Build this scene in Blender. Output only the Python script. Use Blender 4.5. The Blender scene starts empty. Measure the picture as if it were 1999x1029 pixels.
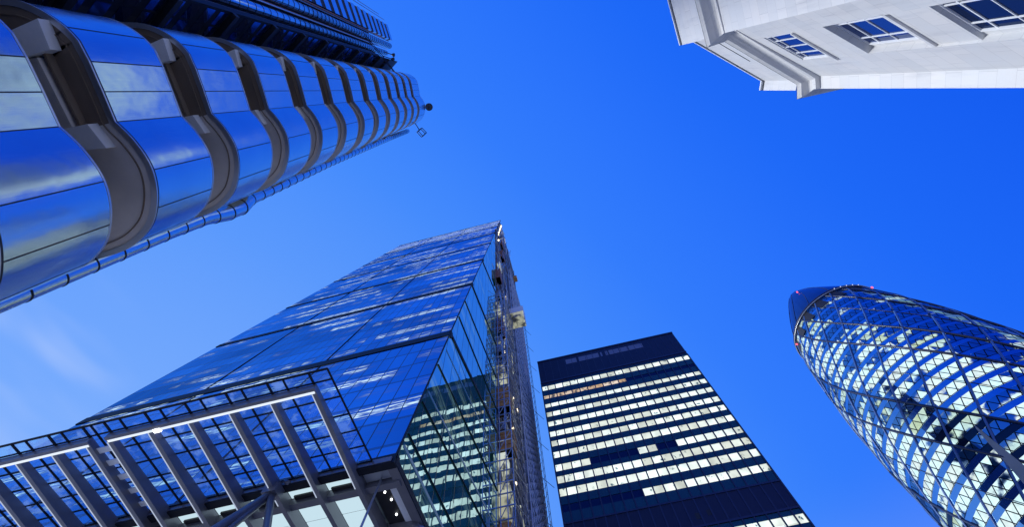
import bpy, bmesh, math, random
from mathutils import Vector, Matrix
random.seed(7)
R = math.radians
C = bpy.context.scene.collection
SC = bpy.context.scene

# ------------------------------------------------------------------ camera
EYE = Vector((0, 0, 1.6))
AX = [[0.969400208916527, -0.2396096035951479, -0.053389819418777254],
      [0.24236267541365322, 0.8995776651683284, 0.3633460580447167],
      [-0.039032915839451836, -0.3651674440517317, 0.9301232011329443]]
cam_d = bpy.data.cameras.new('camera')
cam = bpy.data.objects.new('camera', cam_d); C.objects.link(cam)
cam_d.sensor_width = 36; cam_d.lens = 865/1999*36
cam_d.clip_start = 0.1; cam_d.clip_end = 5000
m = Matrix([[AX[i][0], -AX[i][1], -AX[i][2]] for i in range(3)]).to_4x4()
m.translation = EYE
cam.matrix_world = m
SC.camera = cam

# ------------------------------------------------------------------ node helpers
class NT:
    def __init__(s, tree):
        s.t = tree; tree.nodes.clear()
    def n(s, kind, **kw):
        nd = s.t.nodes.new(kind)
        for k, v in kw.items():
            if k == 'i':
                for a, b in v.items():
                    if hasattr(b, 'is_output'): s.t.links.new(b, nd.inputs[a])
                    else: nd.inputs[a].default_value = b
            else: setattr(nd, k, v)
        return nd
    def math(s, op, a, b=0.0, c=0.0, clamp=False):
        nd = s.n('ShaderNodeMath', operation=op, use_clamp=clamp)
        for k, v in enumerate((a, b, c)):
            if hasattr(v, 'is_output'): s.t.links.new(v, nd.inputs[k])
            else: nd.inputs[k].default_value = v
        return nd.outputs[0]
    def mix(s, f, a, b, blend='MIX'):
        nd = s.n('ShaderNodeMix', data_type='RGBA', blend_type=blend)
        for k, v in ((0, f), (6, a), (7, b)):
            if hasattr(v, 'is_output'): s.t.links.new(v, nd.inputs[k])
            else: nd.inputs[k].default_value = v if k == 0 else (*v[:3], 1)
        return nd.outputs[2]
    def ramp(s, f, stops, interp='LINEAR'):
        nd = s.n('ShaderNodeValToRGB'); s.t.links.new(f, nd.inputs[0])
        cr = nd.color_ramp; cr.interpolation = interp
        while len(cr.elements) < len(stops): cr.elements.new(0.5)
        for e, (p, c) in zip(cr.elements, stops):
            e.position = p; e.color = (*c[:3], 1) if hasattr(c, '__len__') else (c, c, c, 1)
        return nd.outputs[0]
    def smooth(s, v, lo, hi):
        nd = s.n('ShaderNodeMapRange', interpolation_type='SMOOTHSTEP')
        s.t.links.new(v, nd.inputs[0]); nd.inputs[1].default_value = lo; nd.inputs[2].default_value = hi
        return nd.outputs[0]
    def noise(s, vec, scale, detail=2, rough=.5, dim='3D', w=None):
        nd = s.n('ShaderNodeTexNoise', noise_dimensions=dim, i={'Scale': scale, 'Detail': detail, 'Roughness': rough})
        if vec is not None: s.t.links.new(vec, nd.inputs['Vector'])
        return nd
    def line(s, v, period, width):
        """1 within width of every multiple of period"""
        a = s.math('PINGPONG', v, period/2)
        return s.math('LESS_THAN', a, width/2)
    def xyz(s, x, y, z=0.0):
        nd = s.n('ShaderNodeCombineXYZ')
        for k, v in enumerate((x, y, z)):
            if hasattr(v, 'is_output'): s.t.links.new(v, nd.inputs[k])
            else: nd.inputs[k].default_value = v
        return nd.outputs[0]

def srgb(r, g, b):
    f = lambda c: (c/255/12.92) if c/255 <= .04045 else ((c/255+.055)/1.055)**2.4
    return (f(r), f(g), f(b))

# ------------------------------------------------------------------ world (dusk sky)
SUN_AZ, SUN_EL = -82.0, 16.0           # west afterglow through the gap between the left buildings
W = bpy.data.worlds.new('World'); SC.world = W; W.use_nodes = True
t = NT(W.node_tree)
out = t.n('ShaderNodeOutputWorld'); bg = t.n('ShaderNodeBackground')
t.t.links.new(bg.outputs[0], out.inputs[0])
tc = t.n('ShaderNodeTexCoord'); dirv = tc.outputs['Generated']
def dotdir(az, el):
    v = (math.sin(R(az))*math.cos(R(el)), math.cos(R(az))*math.cos(R(el)), math.sin(R(el)))
    nd = t.n('ShaderNodeVectorMath', operation='DOT_PRODUCT', i={1: v}); t.t.links.new(dirv, nd.inputs[0])
    return nd.outputs['Value']
d1 = t.math('MULTIPLY_ADD', dotdir(-55, 0), 0.5, 0.5)
col = t.ramp(d1, [(0.10, srgb(12, 70, 215)), (0.24, srgb(20, 92, 242)), (0.36, srgb(30, 106, 250)), (0.46, srgb(44, 118, 254)),
                  (0.54, srgb(52, 126, 255)), (0.65, srgb(70, 141, 255)), (0.76, srgb(92, 155, 255)), (0.90, srgb(122, 174, 255)), (1.0, srgb(150, 190, 255))])
sep = t.n('ShaderNodeSeparateXYZ'); t.t.links.new(dirv, sep.inputs[0])
zz = sep.outputs[2]
# horizon afterglow, all round but strongest in the west
hor = t.math('MULTIPLY', t.math('SUBTRACT', 1.0, t.smooth(zz, 0.05, 0.56)), t.math('MULTIPLY_ADD', dotdir(-80, 0), 0.3, 0.62), clamp=True)
col = t.mix(hor, col, srgb(226, 236, 238))
# unseen pale patch added east for the steel to mirror, and a faint wisp low in the west
nz = t.noise(dirv, 3.2, 4, .55).outputs[0]
sx, sy = sep.outputs[0], sep.outputs[1]
north = t.math('SUBTRACT', 1.0, t.smooth(t.math('MULTIPLY_ADD', sx, -.10, sy), -.02, .05))
south = t.smooth(t.math('MULTIPLY_ADD', sx, .16, sy), -.05, .04)
elev = t.math('MULTIPLY', t.smooth(zz, .40, .56), t.math('SUBTRACT', 1.0, t.smooth(zz, .76, .86)))
ce = t.math('MULTIPLY', t.math('MULTIPLY', t.math('MULTIPLY', north, south), elev), t.math('MULTIPLY', t.smooth(sx, .2, .4), t.smooth(nz, 0.20, 0.60)))
col = t.mix(ce, col, srgb(222, 240, 232))
wz = t.n('ShaderNodeMapping', i={'Scale': (1.0, 1.0, 5.0), 'Rotation': (0.0, 0.5, 0.0)}); t.t.links.new(dirv, wz.inputs[0])
nw = t.noise(wz.outputs[0], 2.2, 3, .5).outputs[0]
cw = t.math('MULTIPLY', t.smooth(dotdir(-77, 33), 0.975, 0.998), t.math('MULTIPLY', t.smooth(nw, 0.38, 0.66), 0.55))
col = t.mix(cw, col, srgb(190, 212, 255))
sky = t.n('ShaderNodeTexSky', sky_type='NISHITA', sun_disc=False, sun_elevation=R(SUN_EL), sun_rotation=R(SUN_AZ), ozone_density=6.0, dust_density=0.5)
nis = t.mix(1.0, sky.outputs[0], (0.0005, 0.0015, 0.004), 'MULTIPLY')
col = t.mix(1.0, col, nis, 'ADD')
t.t.links.new(col, bg.inputs[0]); bg.inputs[1].default_value = 0.97

# ------------------------------------------------------------------ sun (afterglow)
sd = bpy.data.lights.new('sun', 'SUN'); sd.energy = 3.5; sd.angle = R(12); sd.color = (0.96, 0.98, 1.0)
so = bpy.data.objects.new('sun', sd); C.objects.link(so)
sv = Vector((math.sin(R(SUN_AZ))*math.cos(R(SUN_EL)), math.cos(R(SUN_AZ))*math.cos(R(SUN_EL)), math.sin(R(SUN_EL))))
so.rotation_euler = sv.to_track_quat('Z', 'Y').to_euler(); so.location = sv*300
SC.view_settings.view_transform = 'Standard'; SC.view_settings.look = 'None'
SC.view_settings.exposure = 0.0; SC.view_settings.gamma = 1.0
SC.render.engine = 'CYCLES'
SC.cycles.max_bounces = 8; SC.cycles.transparent_max_bounces = 12

# ------------------------------------------------------------------ materials
def mat(name):
    mt = bpy.data.materials.new(name); mt.use_nodes = True
    return mt, NT(mt.node_tree)
def finish(t, sh):
    o = t.n('ShaderNodeOutputMaterial'); t.t.links.new(sh, o.inputs[0])

def plain(name, col, rough=.6, metal=0.0, var=.12, scale=.8, bump=0.0, spec=.5):
    mt, t = mat(name)
    tc = t.n('ShaderNodeTexCoord'); nz = t.noise(tc.outputs['Object'], scale, 5, .6).outputs[0]
    c = t.mix(nz, [x*(1-var) for x in col], [min(1, x*(1+var)) for x in col])
    b = t.n('ShaderNodeBsdfPrincipled', i={'Base Color': c, 'Roughness': rough, 'Metallic': metal, 'Specular IOR Level': spec})
    if bump:
        n2 = t.noise(tc.outputs['Object'], scale*9, 6, .65).outputs[0]
        bp = t.n('ShaderNodeBump', i={'Strength': bump, 'Distance': .02, 'Height': n2}); t.t.links.new(bp.outputs[0], b.inputs['Normal'])
    finish(t, b.outputs[0]); return mt

def emit(name, col, st):
    mt, t = mat(name)
    e = t.n('ShaderNodeEmission', i={'Color': (*col, 1), 'Strength': st}); finish(t, e.outputs[0]); return mt

def steel(name):
    """stainless cladding: slightly dished sheets with a vertical grain"""
    mt, t = mat(name)
    tc = t.n('ShaderNodeTexCoord'); ob = tc.outputs['Object']
    mp = t.n('ShaderNodeMapping', i={'Scale': (.75, .75, .55)}); t.t.links.new(ob, mp.inputs[0])
    n1 = t.noise(mp.outputs[0], 1.0, 3, .45).outputs[0]
    mp2 = t.n('ShaderNodeMapping', i={'Scale': (30, 30, .6)}); t.t.links.new(ob, mp2.inputs[0])
    n2 = t.noise(mp2.outputs[0], 1.0, 3, .6).outputs[0]
    h = t.math('ADD', t.math('MULTIPLY', n1, 1.0), t.math('MULTIPLY', n2, .012))
    bp = t.n('ShaderNodeBump', i={'Strength': .5, 'Distance': .10, 'Height': h})
    rg = t.math('MULTIPLY_ADD', n2, .12, .17)
    c = t.mix(n1, (.46, .62, .70), (.60, .74, .80))
    b = t.n('ShaderNodeBsdfPrincipled', i={'Base Color': c, 'Roughness': rg, 'Metallic': 1.0})
    t.t.links.new(bp.outputs[0], b.inputs['Normal'])
    finish(t, b.outputs[0]); return mt

def curtain(name, tint, base, bay, floor_h, lit=0.5, litcol=(.75, .95, 1.0), tilt=.012, mull=.10, fl=.16, reflect=.75, lit_lo=.60, lit_hi=.75, nscale=(.05, .22), glow=(0, 0, 0), ripple=.0, spand=.35, vary=0.0):
    """glass curtain wall, UV in metres: mullions, floors, panes each tilted a little, some lit ceilings behind"""
    mt, t = mat(name)
    uv = t.n('ShaderNodeUVMap').outputs[0]
    s = t.n('ShaderNodeSeparateXYZ'); t.t.links.new(uv, s.inputs[0]); u, v = s.outputs[0], s.outputs[1]
    cell = t.xyz(t.math('FLOOR', t.math('DIVIDE', u, bay)), t.math('FLOOR', t.math('DIVIDE', v, floor_h)))
    wn = t.n('ShaderNodeTexWhiteNoise', noise_dimensions='3D'); t.t.links.new(cell, wn.inputs[0])
    # normal tilt per pane, plus gentle ripple
    geo = t.n('ShaderNodeNewGeometry')
    off = t.n('ShaderNodeVectorMath', operation='SUBTRACT', i={0: wn.outputs['Color'], 1: (.5, .5, .5)})
    sc = t.n('ShaderNodeVectorMath', operation='SCALE', i={0: off.outputs[0], 'Scale': tilt})
    nz = t.noise(uv, .35, 2, .5)
    off2 = t.n('ShaderNodeVectorMath', operation='SUBTRACT', i={0: nz.outputs['Color'], 1: (.5, .5, .5)})
    sc2 = t.n('ShaderNodeVectorMath', operation='SCALE', i={0: off2.outputs[0], 'Scale': ripple})
    ad = t.n('ShaderNodeVectorMath', operation='ADD', i={0: geo.outputs['Normal'], 1: sc.outputs[0]})
    ad2 = t.n('ShaderNodeVectorMath', operation='ADD', i={0: ad.outputs[0], 1: sc2.outputs[0]})
    nn = t.n('ShaderNodeVectorMath', operation='NORMALIZE', i={0: ad2.outputs[0]}).outputs[0]
    tn = t.mix(t.math('MULTIPLY', wn.outputs['Value'], .30), tint, [x*.70 for x in tint])
    tone = t.noise(t.xyz(t.math('MULTIPLY', u, .035), t.math('MULTIPLY', t.math('FLOOR', t.math('DIVIDE', v, floor_h)), .27), 9.0), 1.0, 3, .6).outputs[0]
    tn = t.mix(t.math('MULTIPLY', t.smooth(tone, .35, .70), vary), tn, [x*.45 for x in tint])
    gl = t.n('ShaderNodeBsdfGlossy', i={'Color': tn, 'Roughness': .015, 'Normal': nn})
    # interior: a darker spandrel zone, lit ceilings in clusters along the floors
    fv = t.math('FRACT', t.math('DIVIDE', v, floor_h))
    clus = t.noise(t.xyz(t.math('MULTIPLY', u, nscale[0]), t.math('MULTIPLY', t.math('FLOOR', t.math('DIVIDE', v, floor_h)), nscale[1]*floor_h), 3.0), 1.0, 2, .5).outputs[0]
    on = t.smooth(t.math('MULTIPLY_ADD', wn.outputs['Value'], .10, clus), lit_lo, lit_hi)
    win = t.math('MULTIPLY', t.smooth(fv, spand, spand+.12), t.math('SUBTRACT', 1.0, t.smooth(fv, .80, .97)))
    streak = t.noise(t.xyz(t.math('MULTIPLY', u, .55), t.math('MULTIPLY', v, 3.2)), 1.0, 3, .6).outputs[0]
    fine_ = t.math('MULTIPLY_ADD', t.line(t.math('ADD', v, .9), 1.33, .35), -.75, 1.0)
    on = t.math('MULTIPLY', on, fine_)
    litf = t.math('MULTIPLY', t.math('MULTIPLY', on, win), t.math('MULTIPLY', t.smooth(streak, .30, .62), lit))
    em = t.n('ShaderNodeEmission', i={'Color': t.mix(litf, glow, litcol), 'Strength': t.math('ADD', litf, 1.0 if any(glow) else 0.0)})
    df = t.n('ShaderNodeBsdfDiffuse', i={'Color': (*base, 1)})
    a1 = t.n('ShaderNodeAddShader'); t.t.links.new(em.outputs[0], a1.inputs[0]); t.t.links.new(df.outputs[0], a1.inputs[1])
    lw = t.n('ShaderNodeLayerWeight', i={'Blend': .35})
    fac = t.math('MULTIPLY_ADD', lw.outputs['Fresnel'], (1-reflect), reflect, clamp=True)
    fac = t.math('MULTIPLY', fac, t.math('SUBTRACT', 1.0, t.math('MULTIPLY', litf, .75, clamp=True)))
    mx = t.n('ShaderNodeMixShader'); t.t.links.new(fac, mx.inputs[0]); t.t.links.new(a1.outputs[0], mx.inputs[1]); t.t.links.new(gl.outputs[0], mx.inputs[2])
    ln = t.math('MAXIMUM', t.line(u, bay, mull), t.math('MULTIPLY', t.line(v, floor_h, fl), .55))
    dk = t.n('ShaderNodeBsdfPrincipled', i={'Base Color': (.012, .02, .035, 1), 'Roughness': .4})
    m2 = t.n('ShaderNodeMixShader'); t.t.links.new(ln, m2.inputs[0]); t.t.links.new(mx.outputs[0], m2.inputs[1]); t.t.links.new(dk.outputs[0], m2.inputs[2])
    finish(t, m2.outputs[0]); return mt

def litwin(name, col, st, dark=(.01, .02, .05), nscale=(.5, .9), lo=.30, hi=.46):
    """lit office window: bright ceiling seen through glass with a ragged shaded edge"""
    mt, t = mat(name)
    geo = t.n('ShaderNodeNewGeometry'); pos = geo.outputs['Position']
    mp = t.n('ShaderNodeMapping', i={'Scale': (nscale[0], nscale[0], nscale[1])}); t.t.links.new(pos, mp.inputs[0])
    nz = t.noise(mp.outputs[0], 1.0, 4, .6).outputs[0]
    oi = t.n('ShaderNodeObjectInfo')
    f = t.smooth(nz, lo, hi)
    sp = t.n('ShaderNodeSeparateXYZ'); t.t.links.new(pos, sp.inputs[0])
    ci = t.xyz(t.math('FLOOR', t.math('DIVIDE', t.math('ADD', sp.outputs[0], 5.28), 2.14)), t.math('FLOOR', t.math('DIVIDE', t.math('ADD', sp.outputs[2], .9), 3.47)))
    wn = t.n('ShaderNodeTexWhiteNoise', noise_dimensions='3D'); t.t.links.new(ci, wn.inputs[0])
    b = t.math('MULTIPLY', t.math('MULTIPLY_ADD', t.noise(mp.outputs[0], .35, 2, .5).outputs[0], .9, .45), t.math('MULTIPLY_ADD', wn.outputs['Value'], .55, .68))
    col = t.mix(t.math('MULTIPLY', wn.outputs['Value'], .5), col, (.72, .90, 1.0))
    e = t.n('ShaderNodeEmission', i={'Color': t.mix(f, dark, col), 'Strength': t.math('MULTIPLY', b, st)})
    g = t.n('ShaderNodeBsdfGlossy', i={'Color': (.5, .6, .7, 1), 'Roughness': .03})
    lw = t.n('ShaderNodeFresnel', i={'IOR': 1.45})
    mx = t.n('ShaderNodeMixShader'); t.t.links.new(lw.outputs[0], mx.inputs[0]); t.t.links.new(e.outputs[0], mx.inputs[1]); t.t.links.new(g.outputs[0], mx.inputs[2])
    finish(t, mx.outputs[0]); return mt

def darkglass(name, base=(.008, .012, .03), tint=(.25, .3, .42), fres=.35, rough=.05):
    mt, t = mat(name)
    g = t.n('ShaderNodeBsdfGlossy', i={'Color': (*tint, 1), 'Roughness': rough})
    d = t.n('ShaderNodeBsdfDiffuse', i={'Color': (*base, 1)})
    lw = t.n('ShaderNodeLayerWeight', i={'Blend': fres})
    mx = t.n('ShaderNodeMixShader'); t.t.links.new(lw.outputs['Fresnel'], mx.inputs[0]); t.t.links.new(d.outputs[0], mx.inputs[1]); t.t.links.new(g.outputs[0], mx.inputs[2])
    finish(t, mx.outputs[0]); return mt

def clearglass(name):
    mt, t = mat(name)
    tc = t.n('ShaderNodeTexCoord')
    nz = t.noise(tc.outputs['Object'], .9, 3, .5)
    bp = t.n('ShaderNodeBump', i={'Strength': .25, 'Distance': .06, 'Height': nz.outputs[0]})
    nz2 = t.smooth(t.noise(tc.outputs['Object'], .8, 4, .6).outputs[0], .50, .66)  # pale patches mixed in to stand for lamps reflected in the glass
    g = t.n('ShaderNodeBsdfGlossy', i={'Color': (.85, .95, 1, 1), 'Roughness': .05}); t.t.links.new(bp.outputs[0], g.inputs['Normal'])
    tr = t.n('ShaderNodeBsdfTransparent', i={'Color': (.80, .94, 1.0, 1)})
    tl = t.n('ShaderNodeBsdfTranslucent', i={'Color': (.75, .88, .95, 1)})
    m0 = t.n('ShaderNodeMixShader'); t.t.links.new(t.math('MULTIPLY_ADD', nz2, .46, .05), m0.inputs[0]); t.t.links.new(tr.outputs[0], m0.inputs[1]); t.t.links.new(tl.outputs[0], m0.inputs[2])
    lw = t.n('ShaderNodeLayerWeight', i={'Blend': .06})
    mx = t.n('ShaderNodeMixShader'); t.t.links.new(lw.outputs['Fresnel'], mx.inputs[0]); t.t.links.new(m0.outputs[0], mx.inputs[1]); t.t.links.new(g.outputs[0], mx.inputs[2])
    finish(t, mx.outputs[0]); return mt

def stone(name):
    mt, t = mat(name)
    geo = t.n('ShaderNodeNewGeometry'); pos = geo.outputs['Position']
    s = t.n('ShaderNodeSeparateXYZ'); t.t.links.new(pos, s.inputs[0])
    al = t.math('ADD', t.math('MULTIPLY', s.outputs[0], .775), t.math('MULTIPLY', s.outputs[1], .632))
    uv = t.xyz(al, s.outputs[2])
    br = t.n('ShaderNodeTexBrick', i={'Vector': uv, 'Scale': 1.0, 'Mortar Size': .008, 'Mortar Smooth': .4, 'Brick Width': 1.35, 'Row Height': .68,
             'Color1': (.68, .67, .66, 1), 'Color2': (.60, .605, .61, 1), 'Mortar': (.44, .44, .45, 1)})
    n1 = t.noise(pos, .55, 6, .62).outputs[0]
    mp = t.n('ShaderNodeMapping', i={'Scale': (2.2, 2.2, .25)}); t.t.links.new(pos, mp.inputs[0])
    n2 = t.noise(mp.outputs[0], 1.0, 5, .65).outputs[0]
    dirt = t.math('MULTIPLY', t.smooth(n2, .50, .74), .45)
    c = t.mix(dirt, br.outputs[0], (.40, .41, .44))
    c = t.mix(t.smooth(n1, .3, .8), c, t.mix(.5, c, (.62, .66, .70)))
    bp = t.n('ShaderNodeBump', i={'Strength': .35, 'Distance': .02, 'Height': t.math('ADD', t.noise(pos, 14, 5, .7).outputs[0], t.math('MULTIPLY', br.outputs['Fac'], -.8))})
    b = t.n('ShaderNodeBsdfPrincipled', i={'Base Color': c, 'Roughness': .75}); t.t.links.new(bp.outputs[0], b.inputs['Normal'])
    finish(t, b.outputs[0]); return mt

M = dict(
    steel=steel('brushed_stainless'),
    concrete=plain('pale_concrete', (.72, .63, .53), .8, 0, .18, 1.4, .25),
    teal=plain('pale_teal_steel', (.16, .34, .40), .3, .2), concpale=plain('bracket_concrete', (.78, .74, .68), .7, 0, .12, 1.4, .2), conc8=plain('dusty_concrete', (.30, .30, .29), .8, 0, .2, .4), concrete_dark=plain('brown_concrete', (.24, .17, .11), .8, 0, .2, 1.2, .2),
    trim=plain('aluminium_trim', (.62, .62, .62), .35, .8, .1),
    gasket=plain('black_gasket', (.012, .012, .014), .5),
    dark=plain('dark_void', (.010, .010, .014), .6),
    navy=plain('navy_metal', (.008, .013, .045), .50, .0, .25, .5, spec=.35),
    rib=plain('navy_rib', (.022, .03, .07), .4, .2),
    stone=stone('portland_stone'),
    lead=plain('coping_shade_grey', (.05, .06, .08), .5, .2),
    white=plain('white_paint', (.78, .80, .82), .45),
    frame=plain('grey_steel', (.20, .20, .23), .35, .35, .15, .8),
    framelt=plain('light_steel', (.34, .37, .42), .35, .4),
    blackline=plain('black_frame', (.006, .009, .018), .6, spec=.25),
    brick=plain('red_steel', (.30, .12, .06), .6),
    orange=plain('timber_boarding', (.62, .29, .08), .65, 0, .3, 1.5),
    cream=plain('cream_sheet', (.72, .70, .52), .6, 0, .15, .3),
    scaffold=plain('galvanised_tube', (.62, .68, .78), .5, 0),
    pave=plain('stone_paving', (.58, .56, .52), .8, 0, .15, .6, .2),
    road=plain('asphalt', (.055, .055, .058), .85, 0, .2, 3, .3),
    ghglass=darkglass('dark_lens_glass', (.004, .014, .07), (.40, .60, .95), .50),
    stubglass=darkglass('blue_window_glass', (.004, .012, .045), (.42, .56, .90), .80),
    avglass=darkglass('dark_office_glass', (.006, .014, .05), (.22, .30, .50), .40),
    ceilp=emit('uplit_ceiling_glow', (.60, .80, .90), .95), glowsheet=litwin('glowing_sheeting', (.85, .86, .62), .72, (.06, .07, .09), (.35, .22), .40, .56), ribblue=plain('pale_blue_rib', (.05, .12, .32), .4), lamp2=emit('collar_lamp', (.8, .85, 1.0), 1.2), w9glass=darkglass('sash_glass', (.004, .01, .05), (.45, .55, .85), .72, .02),  # ceiling and sheeting glow paints in light; neither is a lamp
    spandrel=darkglass('dark_spandrel', (.018, .070, .105), (.30, .50, .60), .35, .12),
    clear=clearglass('canopy_glass'),
    strip=emit('light_strip', (.80, .88, 1.0), 1.05), edgehigh=emit('rib_edge_highlight', (.62, .72, .95), .75),
    lamp=emit('lamp_glow', (.95, .98, 1.0), 6),
    red=emit('red_beacon', (1.0, .10, .16), 2.6),
    warmspot=emit('warm_added_glow', (1.0, .85, .6), 3),
)
M['south'] = curtain('south_curtain_wall', (.17, .52, .95), (.002, .015, .06), 1.5, 4.0, lit=1.2, litcol=(.62, .86, 1.0), tilt=.05, mull=.10, fl=.36, reflect=.76, lit_lo=.46, lit_hi=.66, nscale=(.06, .42), ripple=.03, spand=.30, vary=.85)
M['southtop'] = curtain('top_curtain_wall', (.17, .52, .95), (.002, .015, .06), 1.5, 4.0, lit=1.3, litcol=(.70, .90, 1.0), tilt=.05, mull=.10, fl=.2, reflect=.74, lit_lo=.36, lit_hi=.52, nscale=(.07, .31), ripple=.03, spand=.15, vary=.6)
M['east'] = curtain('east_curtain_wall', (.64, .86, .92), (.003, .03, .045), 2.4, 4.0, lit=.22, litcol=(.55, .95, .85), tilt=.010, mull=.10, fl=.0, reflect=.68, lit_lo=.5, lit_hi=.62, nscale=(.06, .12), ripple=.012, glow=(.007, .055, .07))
M['avwin'] = litwin('lit_office_window', (.93, 1.0, .88), 1.22, (.05, .12, .16), (1.1, .8), .30, .42)
M['avwarm'] = litwin('warm_office_window', (1.0, .66, .36), 1.0, (.10, .10, .10), (1.1, .8), .36, .5)

# ------------------------------------------------------------------ mesh helpers
class MB:
    def __init__(s): s.bm = bmesh.new(); s.uv = s.bm.loops.layers.uv.new('UVMap')
    def face(s, pts, uvs=None, mi=0):
        vs = [s.bm.verts.new(p) for p in pts]
        f = s.bm.faces.new(vs); f.material_index = mi
        if uvs:
            for l, q in zip(f.loops, uvs): l[s.uv].uv = q
        return f
    def box(s, a, b, rot=0.0, mi=0, org=None):
        """axis box between corners a and b, optionally turned by rot about its own centre in plan"""
        cx, cy = (a[0]+b[0])/2, (a[1]+b[1])/2
        P = []
        for z in (a[2], b[2]):
            for x, y in ((a[0], a[1]), (b[0], a[1]), (b[0], b[1]), (a[0], b[1])):
                dx, dy = x-cx, y-cy
                P.append((cx+dx*math.cos(rot)-dy*math.sin(rot), cy+dx*math.sin(rot)+dy*math.cos(rot), z))
        return s.hexa(P, mi)
    def hexa(s, P, mi=0):
        v = [s.bm.verts.new(p) for p in P]
        for f in ((3, 2, 1, 0), (4, 5, 6, 7), (0, 1, 5, 4), (1, 2, 6, 5), (2, 3, 7, 6), (3, 0, 4, 7)):
            s.bm.faces.new([v[i] for i in f]).material_index = mi
        return s
    def beam(s, a, b, w, h, up=(0, 0, 1), mi=0, h2=None):
        """rectangular bar a->b, w wide, h deep (hung centred)"""
        a, b = Vector(a), Vector(b); d = (b-a).normalized(); up = Vector(up)
        sd_ = d.cross(up).normalized()*w/2; u = sd_.cross(d).normalized()
        ha, hb = u*h/2, u*(h2 or h)/2
        s.hexa([a-sd_-ha, a+sd_-ha, b+sd_-hb, b-sd_-hb, a-sd_+ha, a+sd_+ha, b+sd_+hb, b-sd_+hb], mi); return s
    def tube(s, pts, r, n=10, mi=0, caps=True):
        pts = [Vector(p) for p in pts]; rings = []
        rr = r if hasattr(r, '__len__') else [r]*len(pts)
        ref = Vector((0.3, 0.2, 1)).normalized()
        for i, p in enumerate(pts):
            d = (pts[min(i+1, len(pts)-1)]-pts[max(i-1, 0)]).normalized()
            if abs(d.dot(ref)) > .98: rf = Vector((1, 0, 0))
            else: rf = ref
            a = d.cross(rf).normalized(); b = d.cross(a)
            rings.append([s.bm.verts.new(p+(a*math.cos(2*math.pi*k/n)+b*math.sin(2*math.pi*k/n))*rr[i]) for k in range(n)])
        for i in range(len(rings)-1):
            for k in range(n):
                f = s.bm.faces.new([rings[i][k], rings[i][(k+1) % n], rings[i+1][(k+1) % n], rings[i+1][k]]); f.smooth = True; f.material_index = mi
        if caps:
            s.bm.faces.new(rings[0][::-1]).material_index = mi; s.bm.faces.new(rings[-1]).material_index = mi
        return s
    def strip(s, lines, closed=False, mi=0, smooth=False):
        """loft between polylines (lists of points)"""
        V = [[s.bm.verts.new(p) for p in l] for l in lines]
        n = len(V[0])
        for a, b in zip(V, V[1:]):
            for k in range(n if closed else n-1):
                f = s.bm.faces.new([a[k], a[(k+1) % n], b[(k+1) % n], b[k]]); f.material_index = mi; f.smooth = smooth
        return s
    def prism(s, poly, z0, z1, mi=0):
        n = len(poly)
        a = [s.bm.verts.new((*p[:2], z0)) for p in poly]; b = [s.bm.verts.new((*p[:2], z1)) for p in poly]
        for k in range(n): s.bm.faces.new([a[k], a[(k+1) % n], b[(k+1) % n], b[k]]).material_index = mi
        s.bm.faces.new(a[::-1]).material_index = mi; s.bm.faces.new(b).material_index = mi
        return s
    def build(s, name, mats, parent=None, fix=True, org=None):
        if fix: bmesh.ops.recalc_face_normals(s.bm, faces=s.bm.faces[:])
        me = bpy.data.meshes.new(name)
        if org is not None:
            bmesh.ops.translate(s.bm, verts=s.bm.verts[:], vec=-Vector(org))
        s.bm.to_mesh(me); s.bm.free()
        if not isinstance(mats, (list, tuple)): mats = [mats]
        for k in mats: me.materials.append(M[k] if isinstance(k, str) else k)
        o = bpy.data.objects.new(name, me); C.objects.link(o)
        if org is not None: o.location = org
        if parent is not None:
            o.parent = parent
        return o

def thing(name, label, cat, loc=(0, 0, 0), group=None):
    # buildings keep their mesh data in world metres, so the base Empty sits at the given spot and children are offset back
    o = bpy.data.objects.new(name, None); C.objects.link(o); o.location = loc; o.empty_display_size = 2
    o['label'] = label; o['category'] = cat
    if group: o['group'] = group
    return o
def adopt(parent):
    """children were built in world metres: cancel the parent's offset"""
    for o in bpy.data.objects:
        if o.parent is parent: o.matrix_parent_inverse = Matrix.Translation(-Vector(parent.location))

def offset_poly(pts, d):
    """offset an open plan polyline to its right-hand side by d"""
    out = []
    for i, p in enumerate(pts):
        a = Vector(pts[max(i-1, 0)][:2]); b = Vector(pts[min(i+1, len(pts)-1)][:2])
        t_ = (b-a).normalized(); out.append((p[0]+t_.y*d, p[1]-t_.x*d))
    return out

def catmull(P, n=5):
    out = []
    for i in range(len(P)-1):
        p0 = Vector(P[max(i-1, 0)]); p1 = Vector(P[i]); p2 = Vector(P[i+1]); p3 = Vector(P[min(i+2, len(P)-1)])
        for k in range(n):
            u = k/n
            out.append(tuple(.5*((2*p1)+(p2-p0)*u+(2*p0-5*p1+4*p2-p3)*u*u+(3*p1-p0-3*p2+p3)*u**3)))
    out.append(tuple(P[-1])); return out

# ================================================================== SETTING
g = MB(); g.box((-900, -900, -.6), (900, 900, 0)); o = g.build('ground', 'pave'); o['kind'] = 'structure'
g = MB(); g.box((-3.2, -300, -.2), (4.6, 300, .004)); o = g.build('road', 'road'); o['kind'] = 'structure'

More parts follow.
